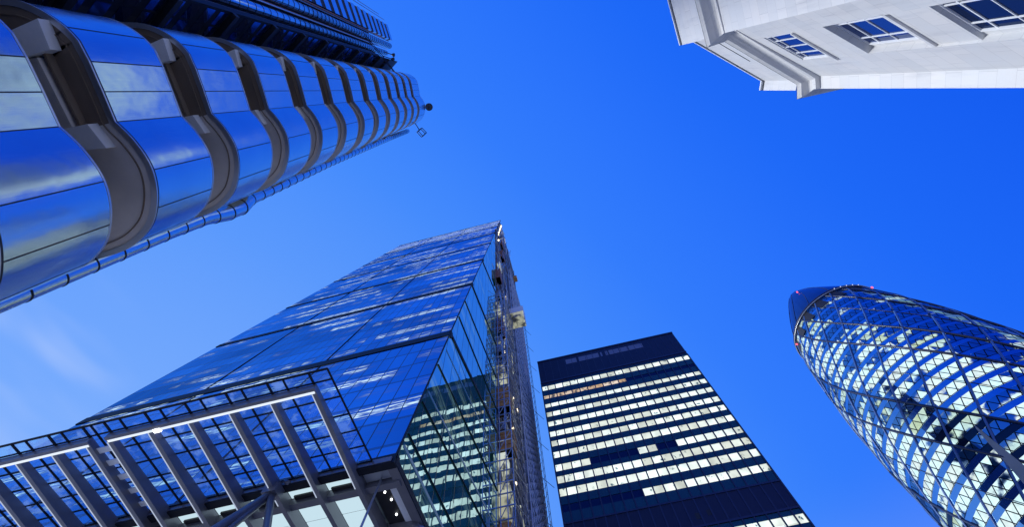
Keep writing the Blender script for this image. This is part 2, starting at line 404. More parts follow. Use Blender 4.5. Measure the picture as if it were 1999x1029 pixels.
# ================================================================== STEEL-CLAD TOWER (left)
T1 = thing('steel_clad_tower', 'tall building at upper left clad in curved blue-reflecting stainless steel bands with concrete slots', 'building', (-12, -2, 0))
upper = [(-14.2, -5.30), (-12.9, -5.22), (-11.9, -5.05), (-11.15, -4.85), (-10.4, -4.62), (-9.93, -4.27), (-9.62, -3.86), (-9.49, -3.52)]
mid = [(-9.49, -3.52), (-9.50, -3.05), (-9.58, -2.35), (-9.68, -1.62)]
lobe = [(-9.68, -1.62), (-9.50, -1.17), (-9.41, -.70), (-9.42, -.28), (-9.56, .17), (-9.81, .61), (-10.17, 1.03), (-10.58, 1.30), (-11.04, 1.49), (-11.55, 1.58), (-12.3, 1.60), (-14.2, 1.60)]
UP = catmull(upper, 4); LO = catmull(lobe, 5)
PLAN = UP[:-1] + mid[:-1] + LO           # outer face of the cladding, from the back round the front to the back
def zlip(k): return 1.6+9.81*(1.268+.428*k)
BH = 2.58
NB = 12
def inset(pts, d):
    return offset_poly(pts, -d)
# which side is outwards: the camera lies to +x
_test = offset_poly(PLAN, .5)
SG = 1 if _test[len(PLAN)//2][0] > PLAN[len(PLAN)//2][0] else -1
def off(d, pts=PLAN): return offset_poly(pts, d*SG)
seam_pts = [(-11.15, -4.85), (-9.62, -3.86), (-9.50, -3.05), (-9.58, -2.35), (-9.68, -1.62), (-9.42, -.30), (-9.84, .66), (-10.9, 1.44)]
def near_idx(p): return min(range(len(PLAN)), key=lambda i: (PLAN[i][0]-p[0])**2+(PLAN[i][1]-p[1])**2)
SI = [near_idx(p) for p in seam_pts]
OUTN = [(b[0]-a[0], b[1]-a[1]) for a, b in zip(PLAN, off(1.0))]
def seg3(poly, i0, i1, z): return [(*poly[i], z) for i in range(i0, i1+1)]
CUT = [0]+SI+[len(PLAN)-1]
for k in range(-2, NB):
    z0 = zlip(k); z1 = z0+BH if k < NB-1 else 65.2
    b = MB(); pi = off(-.14)
    for i0, i1 in zip(CUT, CUT[1:]):
        po = PLAN
        b.strip([seg3(po, i0, i1, z0), seg3(po, i0, i1, (z0+z1)/2), seg3(po, i0, i1, z1)], smooth=True)
    n = len(PLAN)-1
    b.strip([seg3(PLAN, 0, n, z1), seg3(pi, 0, n, z1)]); b.strip([seg3(pi, 0, n, z0), seg3(pi, 0, n, z1)]); b.strip([seg3(PLAN, 0, n, z0), seg3(pi, 0, n, z0)])
    band = b.build('cladding_band', 'steel', T1)
    # seams between the sheets
    for i in SI:
        s_ = MB()
        p = PLAN[i]; nx, ny = OUTN[i][0]*SG, OUTN[i][1]*SG
        nx, ny = OUTN[i]; l = math.hypot(nx, ny); nx, ny = nx/l, ny/l; tx, ty = -ny*.014, nx*.014
        q = [(p[0]+tx-nx*.02, p[1]+ty-ny*.02), (p[0]-tx-nx*.02, p[1]-ty-ny*.02), (p[0]-tx+nx*.006, p[1]-ty+ny*.006), (p[0]+tx+nx*.006, p[1]+ty+ny*.006)]
        s_.prism(q, z0+.01, z1-.01)
        s_.build('seam', 'gasket', band)
    # rim: bright rolled lip with a black gasket above it
    r = MB(); n = len(PLAN)-1
    o1, o2, o3 = off(.03), off(-.02), off(-.13)
    r.strip([seg3(o1, 0, n, z0-.085), seg3(o1, 0, n, z0-.045), seg3(o2, 0, n, z0-.045), seg3(o3, 0, n, z0-.045), seg3(o3, 0, n, z0-.085), seg3(o1, 0, n, z0-.085)])
    r.build('rim', 'trim', band)
    r = MB(); r.strip([seg3(off(.022), 0, n, z0-.043), seg3(off(.022), 0, n, z0+.012), seg3(off(-.16), 0, n, z0+.012), seg3(off(-.16), 0, n, z0-.043), seg3(off(.022), 0, n, z0-.043)])
    r.build('gasket', 'gasket', band)
    # top capping of the band
    r = MB(); r.strip([seg3(off(.008), 0, n, z1-.03), seg3(off(.008), 0, n, z1+.02), seg3(off(-.17), 0, n, z1+.02), seg3(off(-.17), 0, n, z1-.03), seg3(off(.008), 0, n, z1-.03)])
    r.build('capping', 'trim', band)
    if k == NB-1: continue
    # the floor slot above this band: slab soffit, recessed wall, precast beam on brackets
    zt = z1; zs = zlip(k+1)
    sl = MB()
    A_ = off(-.135)
    inner = [(max(min(x, -11.6), -14.0), min(max(y, -4.3), .6)) for x, y in PLAN]
    nn_ = len(PLAN)-1
    i_l = SI[4]
    V_ = off(-.80)
    i_m = SI[1]
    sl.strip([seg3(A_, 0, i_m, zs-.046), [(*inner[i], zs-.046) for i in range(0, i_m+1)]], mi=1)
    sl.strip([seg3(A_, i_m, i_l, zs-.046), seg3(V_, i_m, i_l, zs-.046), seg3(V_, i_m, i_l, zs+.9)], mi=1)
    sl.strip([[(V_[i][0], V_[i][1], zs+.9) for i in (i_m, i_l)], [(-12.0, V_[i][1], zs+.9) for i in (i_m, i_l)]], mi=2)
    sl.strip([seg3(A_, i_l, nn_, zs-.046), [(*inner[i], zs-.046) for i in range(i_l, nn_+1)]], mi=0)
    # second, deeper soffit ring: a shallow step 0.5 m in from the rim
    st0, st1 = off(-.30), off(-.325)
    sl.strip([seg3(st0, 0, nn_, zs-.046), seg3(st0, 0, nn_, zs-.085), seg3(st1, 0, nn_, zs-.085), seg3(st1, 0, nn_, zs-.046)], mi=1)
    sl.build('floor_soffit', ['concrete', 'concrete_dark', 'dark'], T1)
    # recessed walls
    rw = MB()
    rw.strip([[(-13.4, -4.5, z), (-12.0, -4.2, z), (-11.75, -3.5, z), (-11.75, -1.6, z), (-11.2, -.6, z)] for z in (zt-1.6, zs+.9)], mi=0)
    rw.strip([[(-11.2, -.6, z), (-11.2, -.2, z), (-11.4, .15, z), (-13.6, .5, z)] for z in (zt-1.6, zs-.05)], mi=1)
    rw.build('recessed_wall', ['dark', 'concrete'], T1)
    wl = MB()   # flat cheek panel standing behind the sheets of the straight part
    wl.beam((-10.27, -3.42, zs-.10), (-10.43, -1.62, zs-.10), .07, .30); wl.build('edge_upstand', 'concrete_dark', T1)
    bm_ = MB(); bm_.beam((-10.52, -3.35, zs-.18), (-10.68, -1.50, zs-.18), .26, .34); bm_.build('precast_beam', 'concrete', T1)
    for (x, y, s, w) in ((-10.28, -3.72, 1, .40), (-10.42, -1.40, -1, .52)):
        br = MB()
        P = [(x-.40, y-.20*s), (x+.42, y-.34*s), (x+.30, y+.30*s), (x-.46, y+.34*s)]
        br.hexa([(px_, py_, zs-.50 if k_ in (0, 3) else zs-.36) for k_, (px_, py_) in enumerate(P)]+[(px_, py_, zs-.05) for px_, py_ in P]); br.build('bracket', 'concpale', T1)
    # landing edge inside the round end, seen as a sloped stair flight
    fl = MB(); fl.hexa([(-11.0, .25, zt-.2), (-10.1, .55, zt-.2), (-11.3, 1.30, zt-.2), (-12.2, 1.0, zt-.2), (-11.6, -.2, zs-.5), (-10.9, .0, zs-.5), (-11.8, .9, zs-.2), (-12.5, .6, zs-.2)])
    fl.build('stair_flight', 'concrete', T1)
# roof slab
b = MB(); b.prism(off(-.15), 64.8, 65.0); b.build('roof', 'frame', T1)
# core between
b = MB(); b.prism([(-14.2, -5.2), (-13.5, -5.0), (-13.5, 1.3), (-14.2, 1.5)], 0, 64); b.build('core_wall', 'dark', T1)
# round duct climbing the back of the round end, with flanged joints
def duct(path, r, pitch, zmin=8, zmax=99):
    f_ = MB(); f_.tube(path, r, 20); z = zmin
    while z < min(path[-1][2], zmax)-.2:
        for a, c in zip(path, path[1:]):
            if a[2] <= z <= c[2]:
                u = (z-a[2])/(c[2]-a[2]); x, y = a[0]+(c[0]-a[0])*u, a[1]+(c[1]-a[1])*u
                rr = r if not hasattr(r, '__len__') else r[path.index(a)]+(r[path.index(c)]-r[path.index(a)])*u
                f_.tube([(x, y, z-.022), (x, y, z+.022)], rr+.014, 20, mi=1)
        z += pitch
    f_.build('duct', ['steel', 'gasket'], T1)
pp_ = [(-12.45, 1.60, 0), (-12.45, 1.62, 11), (-12.45, 1.72, 17), (-12.45, 1.80, 19.2), (-12.45, 1.98, 20.6), (-12.45, 2.0, 21.8), (-12.45, 1.86, 22.8), (-12.5, 1.82, 34), (-12.5, 2.0, 52), (-12.5, 2.2, 64)]
duct(pp_, [.30, .30, .30, .31, .36, .38, .30, .29, .29, .28], .98)
# glazed stub facing the street, between the stair and the service risers
b = MB(); P1, P2 = Vector((-12.9, -5.5, 0)), Vector((-11.2, -6.36, 0)); tt = (P2-P1).normalized(); nn = Vector((-tt.y, tt.x, 0)); nn = nn if nn.dot(-P1) > 0 else -nn
b.hexa([P1-nn*.3, P2-nn*.3, P2, P1, *(p+Vector((0, 0, 56)) for p in (P1-nn*.3, P2-nn*.3, P2, P1))]); stub = b.build('glazed_riser', 'blackline', T1)
LL = (P2-P1).length
z = 9.6; cnt = 0
while z < 55:
    for c_ in range(2):
        g = MB(); a0 = P1+tt*(.10+c_*.90)+nn*.02; a1 = P1+tt*(.10+c_*.90+.78)+nn*.02
        g.hexa([(*(a0-nn*.01).xy, z), (*(a1-nn*.01).xy, z), (*a1.xy, z), (*a0.xy, z), (*(a0-nn*.01).xy, z+.66), (*(a1-nn*.01).xy, z+.66), (*a1.xy, z+.66), (*a0.xy, z+.66)])
        if cnt < 96: g.build('window', 'stubglass', T1)
        else: ob = g.build('window_bank', 'stubglass', T1); ob['kind'] = 'stuff'
        cnt += 1
    z += 1.05 if (cnt//2) % 4 else 1.05
for zf in range(12):
    g = MB(); z = zlip(zf)-.3; g.beam(P1+nn*.12+Vector((0, 0, z)), P2+nn*.12+Vector((0, 0, z)), .26, .32); g.build('floor_beam', 'dark', T1)
# dark wall behind risers
b = MB(); b.prism([(-11.3, -6.4), (-13.75, -7.1), (-13.75, -12.6), (-16, -12.6), (-16, -5.4), (-13, -5.4)], 0, 66); b.build('riser_wall', 'dark', T1)
duct([(-13.0, -8.05, 0), (-13.0, -8.05, 69)], .32, .95, 10)
duct([(-13.0, -9.32, 0), (-13.0, -9.32, 73)], .37, .95, 10)
for (x, y, zt, r, mm) in ((-12.9, -8.62, 70, .05, 'trim'), (-13.1, -8.8, 66, .06, 'brick'), (-12.9, -9.9, 73, .05, 'frame'), (-13.0, -10.15, 70, .07, 'brick'), (-12.9, -7.5, 60, .05, 'frame'), (-13.0, -7.15, 58, .06, 'frame'), (-12.6, -6.95, 55, .04, 'trim'), (-13.1, -13.15, 76, .04, 'frame'), (-13.1, -13.5, 73, .04, 'frame')):
    b = MB(); b.tube([(x, y, 0), (x, y, zt)], r, 8); b.build('riser_pipe', mm, T1)
# service pod stack: shiny sheets alternating with dark slots
z = 14.0
for i in range(26):
    b = MB(); b.box((-13.5, -12.55, z), (-12.95, -10.35, z+1.35)); b.build('pod_panel', 'steel', T1)
    z += 2.45
b = MB(); b.box((-13.6, -12.5, 0), (-13.02, -10.4, 76)); b.build('pod_core', 'dark', T1)
# raking guy rails on the roof line
for dy in (0, .35):
    b = MB(); b.tube([(-10.1-dy*.6, -.9-dy, 65.4), (-11.2, -6.2-dy, 57)], .05, 6); b.tube([(-11.2, -6.2-dy, 57), (-12.6, -9.0-dy, 58)], .04, 6); b.build('roof_rail', 'navy', T1)
b = MB()
for i in range(9):
    u = i/8; b.tube([(-10.1-1.1*u, -.9-5.3*u, 65.4-8.4*u), (-10.6-1.1*u, -.9-5.6*u, 63.2-8.2*u)], .03, 6)
b.build('rail_post', 'navy', T1)
b = MB(); b.tube([(-9.2, -.02, 66.8), (-9.2, -.02, 67.15), (-9.2, -.02, 67.4)], [.50, .50, .30], 24); lt = b.build('roof_dish', 'lead', T1)
b = MB(); b.tube([(-9.9, -.1, 65), (-9.2, -.02, 66.8)], .08, 8); b.build('dish_arm', 'lead', T1)
b = MB()
cr = [(-10.6, 2.3), (-10.2, 3.05), (-10.8, 3.35), (-11.2, 2.6)]
for z in (63.2, 64.5):
    for a, c in zip(cr, cr[1:]+cr[:1]): b.tube([(*a, z), (*c, z)], .05, 6)
for a in cr: b.tube([(*a, 63.2), (*a, 64.5)], .05, 6)
b.tube([(-11.2, 1.4, 63.8), (-10.9, 2.45, 63.8)], .06, 6); b.build('roof_cradle', 'navy', T1)
# spotlight heads near the top of the risers
for (x, y, z) in ((-11.8, -7.4, 66.5), (-11.3, -6.5, 62.5)):
    b = MB(); b.tube([(x, y, z), (x+.22, y+.12, z-.1)], [.14, .26], 12); b.tube([(x, y, z), (x-.8, y-.5, z-.6)], .05, 6); b.build('floodlight_head', 'dark', T1)
adopt(T1)

# ================================================================== WEDGE TOWER (centre, under construction)
T2 = thing('wedge_tower', 'tapering blue glass tower with sloping face and exposed steel lift core', 'building', (-38, 40, 0))
XE = -12.8; ZB = 25.58; ZT = 224.0
def ys(z): return 21.39+.2041*(z-ZB)
def xw(z): return -63.4-(z-ZB)*.0205
LV = [25.58, 51.2, 79, 106, 137, 166, 195, 224]
sl_len = math.hypot(1, .2041)
for z0, z1 in zip(LV, LV[1:]):
    g = MB(); n = 9; gap = .22
    for k in range(n):
        u0, u1 = k/n, (k+1)/n
        za, zb = z0+.28, z1-.28
        f = lambda u, z: (xw(z)+(XE-xw(z))*u, ys(z), z)
        P = [f(u0, za), f(u1, za), f(u1, zb), f(u0, zb)]
        W_ = XE-xw(z0)
        UV = [(p[0]-XE-200*0, (p[2])*sl_len) for p in P]
        g = MB(); g.face(P, UV); g.build('glass_bay', 'south' if z1 < 220 else 'southtop', T2, fix=False)
# dark belts between the seven-storey bays
for i, z in enumerate(LV):
    b = MB(); h = .34 if i not in (0, len(LV)-1) else .25
    hh = (.62, 1.0, .86, .72, .60, .50, .40, .3)[i]*.80
    b.hexa([(xw(z)-.1, ys(z-hh)-.10, z-hh), (XE+.12, ys(z-hh)-.10, z-hh), (XE+.12, ys(z-hh)+.5, z-hh), (xw(z)-.1, ys(z-hh)+.5, z-hh),
            (xw(z)-.1, ys(z+hh)-.10, z+hh), (XE+.12, ys(z+hh)-.10, z+hh), (XE+.12, ys(z+hh)+.5, z+hh), (xw(z)-.1, ys(z+hh)+.5, z+hh)])
    b.build('floor_belt', 'blackline', T2)
# wider joints every nine metres or so run up the slope
for k in (2, 4):
    u = k/6; b = MB()
    b.beam((xw(ZB)+(XE-xw(ZB))*u, ys(ZB)-.03, ZB), (xw(ZT)+(XE-xw(ZT))*u, ys(ZT)-.03, ZT), .06, .12, up=(0, -1, 0)); b.build('slope_joint', 'blackline', T2)
# east face panes
YC = 50.2
def zs_at(y): return ZB+(y-21.39)/.2041
for z0, z1 in zip(LV, LV[1:]):
    za, zb = z0+.1, z1-.1
    y0, y1 = ys(za), ys(zb)
    if y0 >= YC: break
    pts = [(y0, za), (YC, za), (YC, zb)] if y1 >= YC else [(y0, za), (YC, za), (YC, zb), (y1, zb)]
    if y1 >= YC: pts = [(y0, za), (YC, za), (YC, zs_at(YC))]
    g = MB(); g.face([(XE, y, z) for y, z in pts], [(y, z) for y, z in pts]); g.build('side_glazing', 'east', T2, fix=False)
for y0 in (50.7, 60.5):
    for x in (-12.5, -11.5, -10.5):
        b = MB(); b.box((x-.06, y0-.06, 26), (x+.06, y0+.06, 112 if y0 < 55 else 150)); b.build('lift_shaft_post', 'trim', T2)
z = 27.0; i = 0
while z < 112:
    b = MB(); b.box((XE, 50.62, z-.07), (-10.42, 50.78, z+.07)); b.box((-10.58, 50.7, z-.06), (-10.44, 60.5, z+.06)); b.build('lift_shaft_rail', 'trim' if i % 2 else 'framelt', T2)
    if i % 2 == 0:
        b = MB(); b.beam((XE+.2, 50.6, z), (-10.5, 50.6, z+4), .09, .09, up=(0, 1, 0)); b.build('lift_shaft_brace', 'framelt', T2)
    if i % 3 == 0:
        b = MB(); b.beam((-10.45, 50.7, z), (-10.45, 60.4, z+5), .09, .09, up=(1, 0, 0)); b.build('lift_shaft_brace', 'trim', T2)
    z += 2.0; i += 1
# white edge trim along the slope and dark frame of the east face
b = MB(); b.beam((XE+.04, ys(ZB)-.02, ZB), (XE+.04, ys(ZT)-.02, ZT), .10, .16, up=(1, 0, 0)); b.build('edge_trim', 'blackline', T2)
for (a, c, w) in (((26.4, 51.2), (50.2, 58.6), .55), ((31.9, 78.2), (50.2, 85.3), .50), ((37.4, 104), (50.2, 112), .45), ((23.4, 34.0), (50.2, 38.6), .07), ((22.4, 29.0), (50.2, 31.0), .07), ((25.0, 42.0), (50.2, 47.2), .07), ((28.5, 59), (50.2, 64), .07), ((30, 67), (50.2, 73), .07)):
    b = MB(); b.beam((XE+.06, a[0], a[1]), (XE+.06, c[0], c[1]), .12, w, up=(0, -(c[1]-a[1]), c[0]-a[0]), mi=0); b.build('side_brace', 'blackline', T2)
for (a, c, w) in (((24.2, 36.4), (50.2, 41.0), .30), ((22.2, 27.6), (50.2, 28.8), .34), ((26.5, 47.0), (50.2, 52.8), .26)):
    b = MB(); b.beam((XE+.02, a[0], a[1]), (XE+.02, c[0], c[1]), .04, w, up=(0, -(c[1]-a[1]), c[0]-a[0])); b.build('transom', 'teal', T2)
b = MB(); b.box((XE-.05, 21.5, 25.2), (XE+.15, 50.2, 25.75)); b.build('side_sill', 'blackline', T2)
# mass of the tower behind the glass
b = MB()
xs0 = -63; P = [(-63, 22.2, 26.0), (XE-.3, 22.2, 26.0), (XE-.3, 50, 26.0), (-63, 50, 26.0)]
b.hexa(P+[(-67, ys(223)+.6, 223.4), (XE-.3, ys(223)+.6, 223.4), (XE-.3, 92, 223.4), (-67, 92, 223.4)])
b.build('tower_mass', 'navy', T2)
b = MB()
yz = [(50.3, 0), (50.3, 160), (62.6, 220), (62.6, 223.6), (92, 223.6), (92, 0)]
b.strip([[(-62, y, z) for y, z in yz], [(XE-1.6, y, z) for y, z in yz]], closed=True); b.face([(XE-1.6, y, z) for y, z in yz]); b.face([(-62, y, z) for y, z in yz][::-1]); core = b.build('lift_core', 'navy', T2)
# steelwork of the lift core on the east side: columns, floors, braces, pipes
b_id = random.Random(3)
for y in (50.6, 57.5, 65, 71.5, 78.5, 91.5):
    b = MB(); zt = ZT if y > 61 else min(ZT, zs_at(y)); b.box((XE-.5, y-.35, 0), (XE-.06, y+.35, zt)); b.build('core_column', 'frame', T2)
z = 28.0
lv = 0
while z < 222:
    y0 = max(50.4, ys(z)+.3)
    b = MB(); b.box((XE-1.5, y0, z-.18), (XE-.12, 91.5, z+.18)); b.build('core_floor', 'trim' if lv % 3 == 0 else 'framelt', T2)
    z += 4.0; lv += 1
for i in range(7):
    z0 = 30+i*28; s0 = max(50.6, ys(z0)); s1 = max(50.6, ys(z0+27))
    b = MB(); b.beam((XE+.02, s0, z0+3), (XE+.02, 70.5, z0+27), .25, .55, up=(1, 0, 0)); b.beam((XE+.05, 70.5, z0), (XE+.05, s1+1, z0+22), .2, .45, up=(1, 0, 0)); b.build('core_brace', 'frame' if i % 2 else 'trim', T2)
for i in range(46):
    z0 = b_id.uniform(30, 205); y = b_id.uniform(max(51.5, ys(z0+9)+1), 72); h = b_id.uniform(4, 16)
    b = MB(); b.tube([(XE-.3+b_id.uniform(0, .5), y, z0), (XE-.2+b_id.uniform(0, .6), y+b_id.uniform(-1.5, 1.5), z0+h)], b_id.uniform(.06, .22), 7)
    b.build('riser_pipe', b_id.choice(['trim', 'framelt', 'frame', 'brick', 'cream']), T2)
for (x1, y0, z0, z1, mm) in ((-10.7, 51.2, 66.0, 71.2, 'orange'), (-10.6, 52.5, 57.2, 61.2, 'orange'), (-11.2, 51, 38.0, 43.0, 'orange'), (-11.3, 51, 92.4, 98.6, 'brick'), (-11.5, 51, 124, 131, 'brick'), (-11.6, 58, 160, 167, 'brick'), (-12.2, 60, 180, 188, 'brick'),
                            (-11.5, 52, 45.0, 50.0, 'glowsheet'), (-11.5, 51.5, 76, 79.3, 'glowsheet'), (-11.9, 51, 84, 86.5, 'framelt'), (-12.0, 51, 104, 108, 'glowsheet'), (-12.1, 52, 113, 117, 'framelt'), (-12.1, 54, 140, 145, 'glowsheet'), (-11.7, 53, 72.2, 74, 'trim'), (-11.8, 53, 62.2, 64, 'trim'), (-11.8, 52, 53, 56, 'glowsheet'), (-11.9, 52, 87, 90, 'glowsheet')):
    b = MB(); n_ = 5
    for i in range(n_):
        a = z0+(z1-z0)*i/n_; b.box((XE-.4, y0, a), (x1, y0+2.6, a+(z1-z0)/n_-.14))
    b.box((XE-.4, y0+.1, z0), (x1-.1, y0+2.5, z1-.2))
    b.build('core_panel_or_glow_sheet', mm, T2)  # glowing sheets added to brighten the core, nothing shines behind them
for i in range(90):
    z0 = b_id.uniform(28, 200); y = max(51.0, ys(z0+6)+1)+b_id.uniform(0, 14)**1.0; dx = b_id.uniform(.1, 1.9)
    b = MB(); b.beam((XE+dx, y, z0), (XE+dx+b_id.uniform(-.8, .8), y+b_id.uniform(-1, 2), z0+b_id.uniform(3, 11)), b_id.uniform(.10, .32), b_id.uniform(.1, .25), up=(0, 1, .2)); b.build('cable_tray', b_id.choice(['trim', 'framelt', 'framelt', 'frame', 'white', 'glowsheet']), T2)
for i in range(7):
    b = MB(); z = 172+i*7.2; y = max(ys(z)+2.0, 55)+.4
    b.tube([(XE+.2, y, z), (XE+.2, y, z+.5)], .32, 8); b.build('added_glow', 'warmspot', T2)  # small glows added to brighten the dark east side of the core
for i in range(10):
    b = MB(); z = b_id.uniform(32, 150); y = b_id.uniform(52, 70)
    b.tube([(XE+.2, y, z), (XE+.2, y, z+.4)], .22, 8); b.build('added_glow', 'warmspot', T2)  # more added glows, scattered at random
adopt(T2)

# glazed canopy on steel ribs: fixed to the tower's foot
CN = bpy.data.objects.new('glass_canopy', None)
zc = 25.5
Tc = thing('street_canopy', 'long glass canopy on dark tapered steel ribs projecting from the foot of the wedge tower', 'canopy', (-28, 20, 0))
XR = -14.3
ribs1 = [-15.55, -18.35, -21.15, -23.95, -26.72, -29.55]; ribs2 = [-31.05, -33.5, -36.1, -38.8, -41.6, -44.4, -47.2]
for x in ribs1+ribs2:
    b = MB(); w = .34
    b.hexa([(x-w/2, 14.35, zc-.42), (x+w/2, 14.35, zc-.42), (x+w/2, 22.4, zc-.95), (x-w/2, 22.4, zc-.95), (x-w/2, 14.35, zc-.02), (x+w/2, 14.35, zc-.02), (x+w/2, 22.4, zc-.02), (x-w/2, 22.4, zc-.02)])
    b.hexa([(x-w/2, 22.4, zc-.95), (x+w/2, 22.4, zc-.95), (x+w/2, 34, zc-1.05), (x-w/2, 34, zc-1.05), (x-w/2, 22.4, zc-.02), (x+w/2, 22.4, zc-.02), (x+w/2, 34, zc-.02), (x-w/2, 34, zc-.02)])
    rib = b.build('rib', 'frame', Tc)
    s_ = MB(); s_.hexa([(x-w/2-.01, 14.5, zc-.46), (x-w/2+.045, 14.5, zc-.46), (x-w/2+.045, 22.3, zc-.98), (x-w/2-.01, 22.3, zc-.98), (x-w/2-.01, 14.5, zc-.43), (x-w/2+.045, 14.5, zc-.43), (x-w/2+.045, 22.3, zc-.95), (x-w/2-.01, 22.3, zc-.95)]); s_.build('edge_highlight', 'edgehigh', rib)  # glowing strip put in for the bright highlight along the rib
for (xa, xb) in ((ribs1[-1]-.17, ribs1[0]+.17), (ribs2[-1]-.17, ribs2[0]+.17)):
    b = MB(); b.box((xa, 14.12, zc-.45), (xb, 14.35, zc-.02)); fb = b.build('front_beam', 'frame', Tc)
    s_ = MB(); s_.box((xa+.1, 14.352, zc-.46), (xb-.1, 14.52, zc-.36)); s_.build('light_strip', 'strip', fb)
# glass lites and their dark bars
rows = [13.25, 14.05, 15.45, 16.9, 18.3, 19.7, 21.1]
cols = [XR]
for a, c in zip((ribs1+ribs2), (ribs1+ribs2)[1:]): cols += [a, a+(c-a)*.62]
cols = sorted(set([XR, ribs1[0]]+cols+[ribs2[-1]]), reverse=True)
for xa, xb in zip(cols, cols[1:]):
    for ya, yb in zip(rows, rows[1:]):
        b = MB(); b.box((xb+.02, ya+.02, zc+.02), (xa-.02, yb-.02, zc+.045))
        b.build('glass_lite', 'clear', Tc)
for y in rows:
    b = MB(); w = .13 if y == rows[0] else .09
    b.box((ribs2[-1], y-w/2, zc-.015), (XR, y+w/2, zc+.07)); b.build('cross_bar', 'blackline', Tc)
for i, x in enumerate(cols):
    b = MB(); w = .09 if i % 2 == 0 or i == 0 else .12
    b.box((x-w/2, rows[0], zc-.05), (x+w/2, rows[-1], zc+.05)); b.build('long_bar', 'blackline', Tc)
# soffit behind the canopy: beams and pale ceiling panels
for (y0, y1, dz, mm) in ((21.15, 21.5, -.3, 'frame'), (22.9, 23.45, -.5, 'frame'), (27.2, 27.7, -.5, 'frame'), (33.5, 34, -.6, 'frame')):
    b = MB(); b.box((-47, y0, zc+dz), (XE-.1, y1, zc+.1)); b.build('soffit_beam', mm, Tc)
rr = ribs1+ribs2
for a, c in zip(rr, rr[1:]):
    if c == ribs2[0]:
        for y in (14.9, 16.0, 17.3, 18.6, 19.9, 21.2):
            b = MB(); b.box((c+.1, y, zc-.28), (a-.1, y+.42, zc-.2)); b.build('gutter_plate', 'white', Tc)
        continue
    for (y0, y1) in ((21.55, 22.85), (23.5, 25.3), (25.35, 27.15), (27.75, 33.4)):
        b = MB(); b.box((c+.2, y0+.02, zc+.0), (a-.2, y1-.02, zc+.06)); b.build('ceiling_panel', 'ceilp' if 'ceilp' in M else 'white', Tc)  # panels glow in place of uplighting on the soffit
    b = MB(); b.box((c+.5, 22.55, zc-.16), (a-.35, 22.88, zc-.02)); b.build('ceiling_slot', 'dark', Tc)
b = MB(); b.box((XE-2.5, 21.5, zc-.1), (XE-.4, 22.8, zc+.05)); b.build('corner_plate', 'framelt', Tc)
b = MB(); b.box((XE-.55, 21.4, zc-.35), (XE+.1, 40, zc-.02)); b.build('edge_beam', 'frame', Tc)
b = MB(); b.box((XE-1.15, 23.4, zc-.12), (XE-.6, 40, zc-.02)); b.build('edge_panel', 'white', Tc)
b = MB(); b.box((XE-2.4, 23.6, zc-.05), (XE-1.2, 40, zc+.03)); b.build('edge_slot', 'dark', Tc)
for (x, y) in ((-14.4, 24.0), (-14.2, 24.8), (-14.35, 26.3)):
    b = MB(); b.tube([(x, y, zc-.16), (x, y, zc-.06)], .07, 8); b.build('downlight', 'lamp', Tc)
for x in (-26.2,):
    b = MB(); b.box((x-.22, 14.36, zc-.5), (x+.22, 14.62, zc-.38)); b.build('downlight', 'lamp', Tc)
# tree column: node casting and legs
nd = Vector((-21.2, 21.1, zc-1.0))
b = MB(); b.beam(nd+Vector((-.5, 0, .2)), nd+Vector((.5, 0, .2)), .9, .7); b.tube([nd+Vector((-.9, 0, .7)), nd+Vector((-.5, .1, 1.0)), nd+Vector((0, .15, 1.1)), nd+Vector((.5, .1, 1.0)), nd+Vector((.9, 0, .7))], .16, 8)
cl = b.build('column_head', 'frame', Tc)
for (e, r) in (((-26.2, 9.4, 0), .36), ((-8.5, 15.3, 0), .30), ((-22.9, 11.4, 0), .22)):
    b = MB(); b.tube([nd, e], [r*.8, r*1.1], 14); b.build('column_leg', 'frame', Tc)
b = MB(); b.tube([(-14.12, 22.62, zc-.2), (-14.05, 21.8, 21), (-13.7, 17.9, 0)], .08, 10); b.build('tie_rod', 'framelt', Tc)
n2 = Vector((-12.9, 27.8, zc-.7))
b = MB(); b.tube([n2+Vector((-.6, -.5, .3)), n2, n2+Vector((-.3, .2, -2)), n2+Vector((-2.5, 1.5, -24))], [.35, .55, .45, .55], 16); b.build('corner_column', 'frame', Tc)
adopt(Tc)

# scaffold on the core, hoist mast, loading platform, debris box
T3 = thing('scaffold', 'blue-grey tube scaffold clinging to the right edge of the wedge tower', 'scaffold', (-12, 84, 0))
yA, yB, xS = 72.5, 93.5, XE+.9
zS = 186
rs = random.Random(5)
b = MB()
for i in range(10):
    y = yA+(yB-yA)*i/9
    b.beam((xS, y, 20), (xS, y, zS-(9-i)*1.0), .22, .22, up=(1, 0, 0))
    b.beam((XE+.1, y, 20), (XE+.1, y, zS-(9-i)*1.0), .16, .16, up=(1, 0, 0))
b.build('standard', 'scaffold', T3)
z = 22.0; i = 0
while z < zS:
    b = MB(); b.box((xS-.05, yA, z-.10), (xS+.13, yB+.6, z+.14)); b.box((XE+.05, yA+.2, z-.3), (xS-.1, yB-.2, z-.2)); b.build('lift_rail' if i < 98 else 'lift_rail', 'scaffold' if i % 3 else 'framelt', T3)
    z += 2.0; i += 1
b = MB()
for i in range(60):
    z = rs.uniform(22, zS-6); y = rs.uniform(yA, yB-4); b.beam((xS+.15, y, z), (xS+.15, y+rs.choice([-2.3, 2.3]), z+4), .12, .12, up=(1, 0, 0))
b.build('brace', 'scaffold', T3)
b = MB(); b.box((XE-.02, yA+.3, 20), (XE+.02, yB, zS-4)); b.build('debris_netting', 'navy', T3)
adopt(T3)
T4 = thing('hoist_mast', 'thin lattice mast with side ties standing clear to the right of the scaffold', 'mast', (-12, 98, 0))
b = MB()
for dx, dy in ((0, 0), (.9, 0), (.45, .8)): b.tube([(-12.3+dx, 97.2+dy, 0), (-12.3+dx, 97.2+dy, 176)], .07, 6)
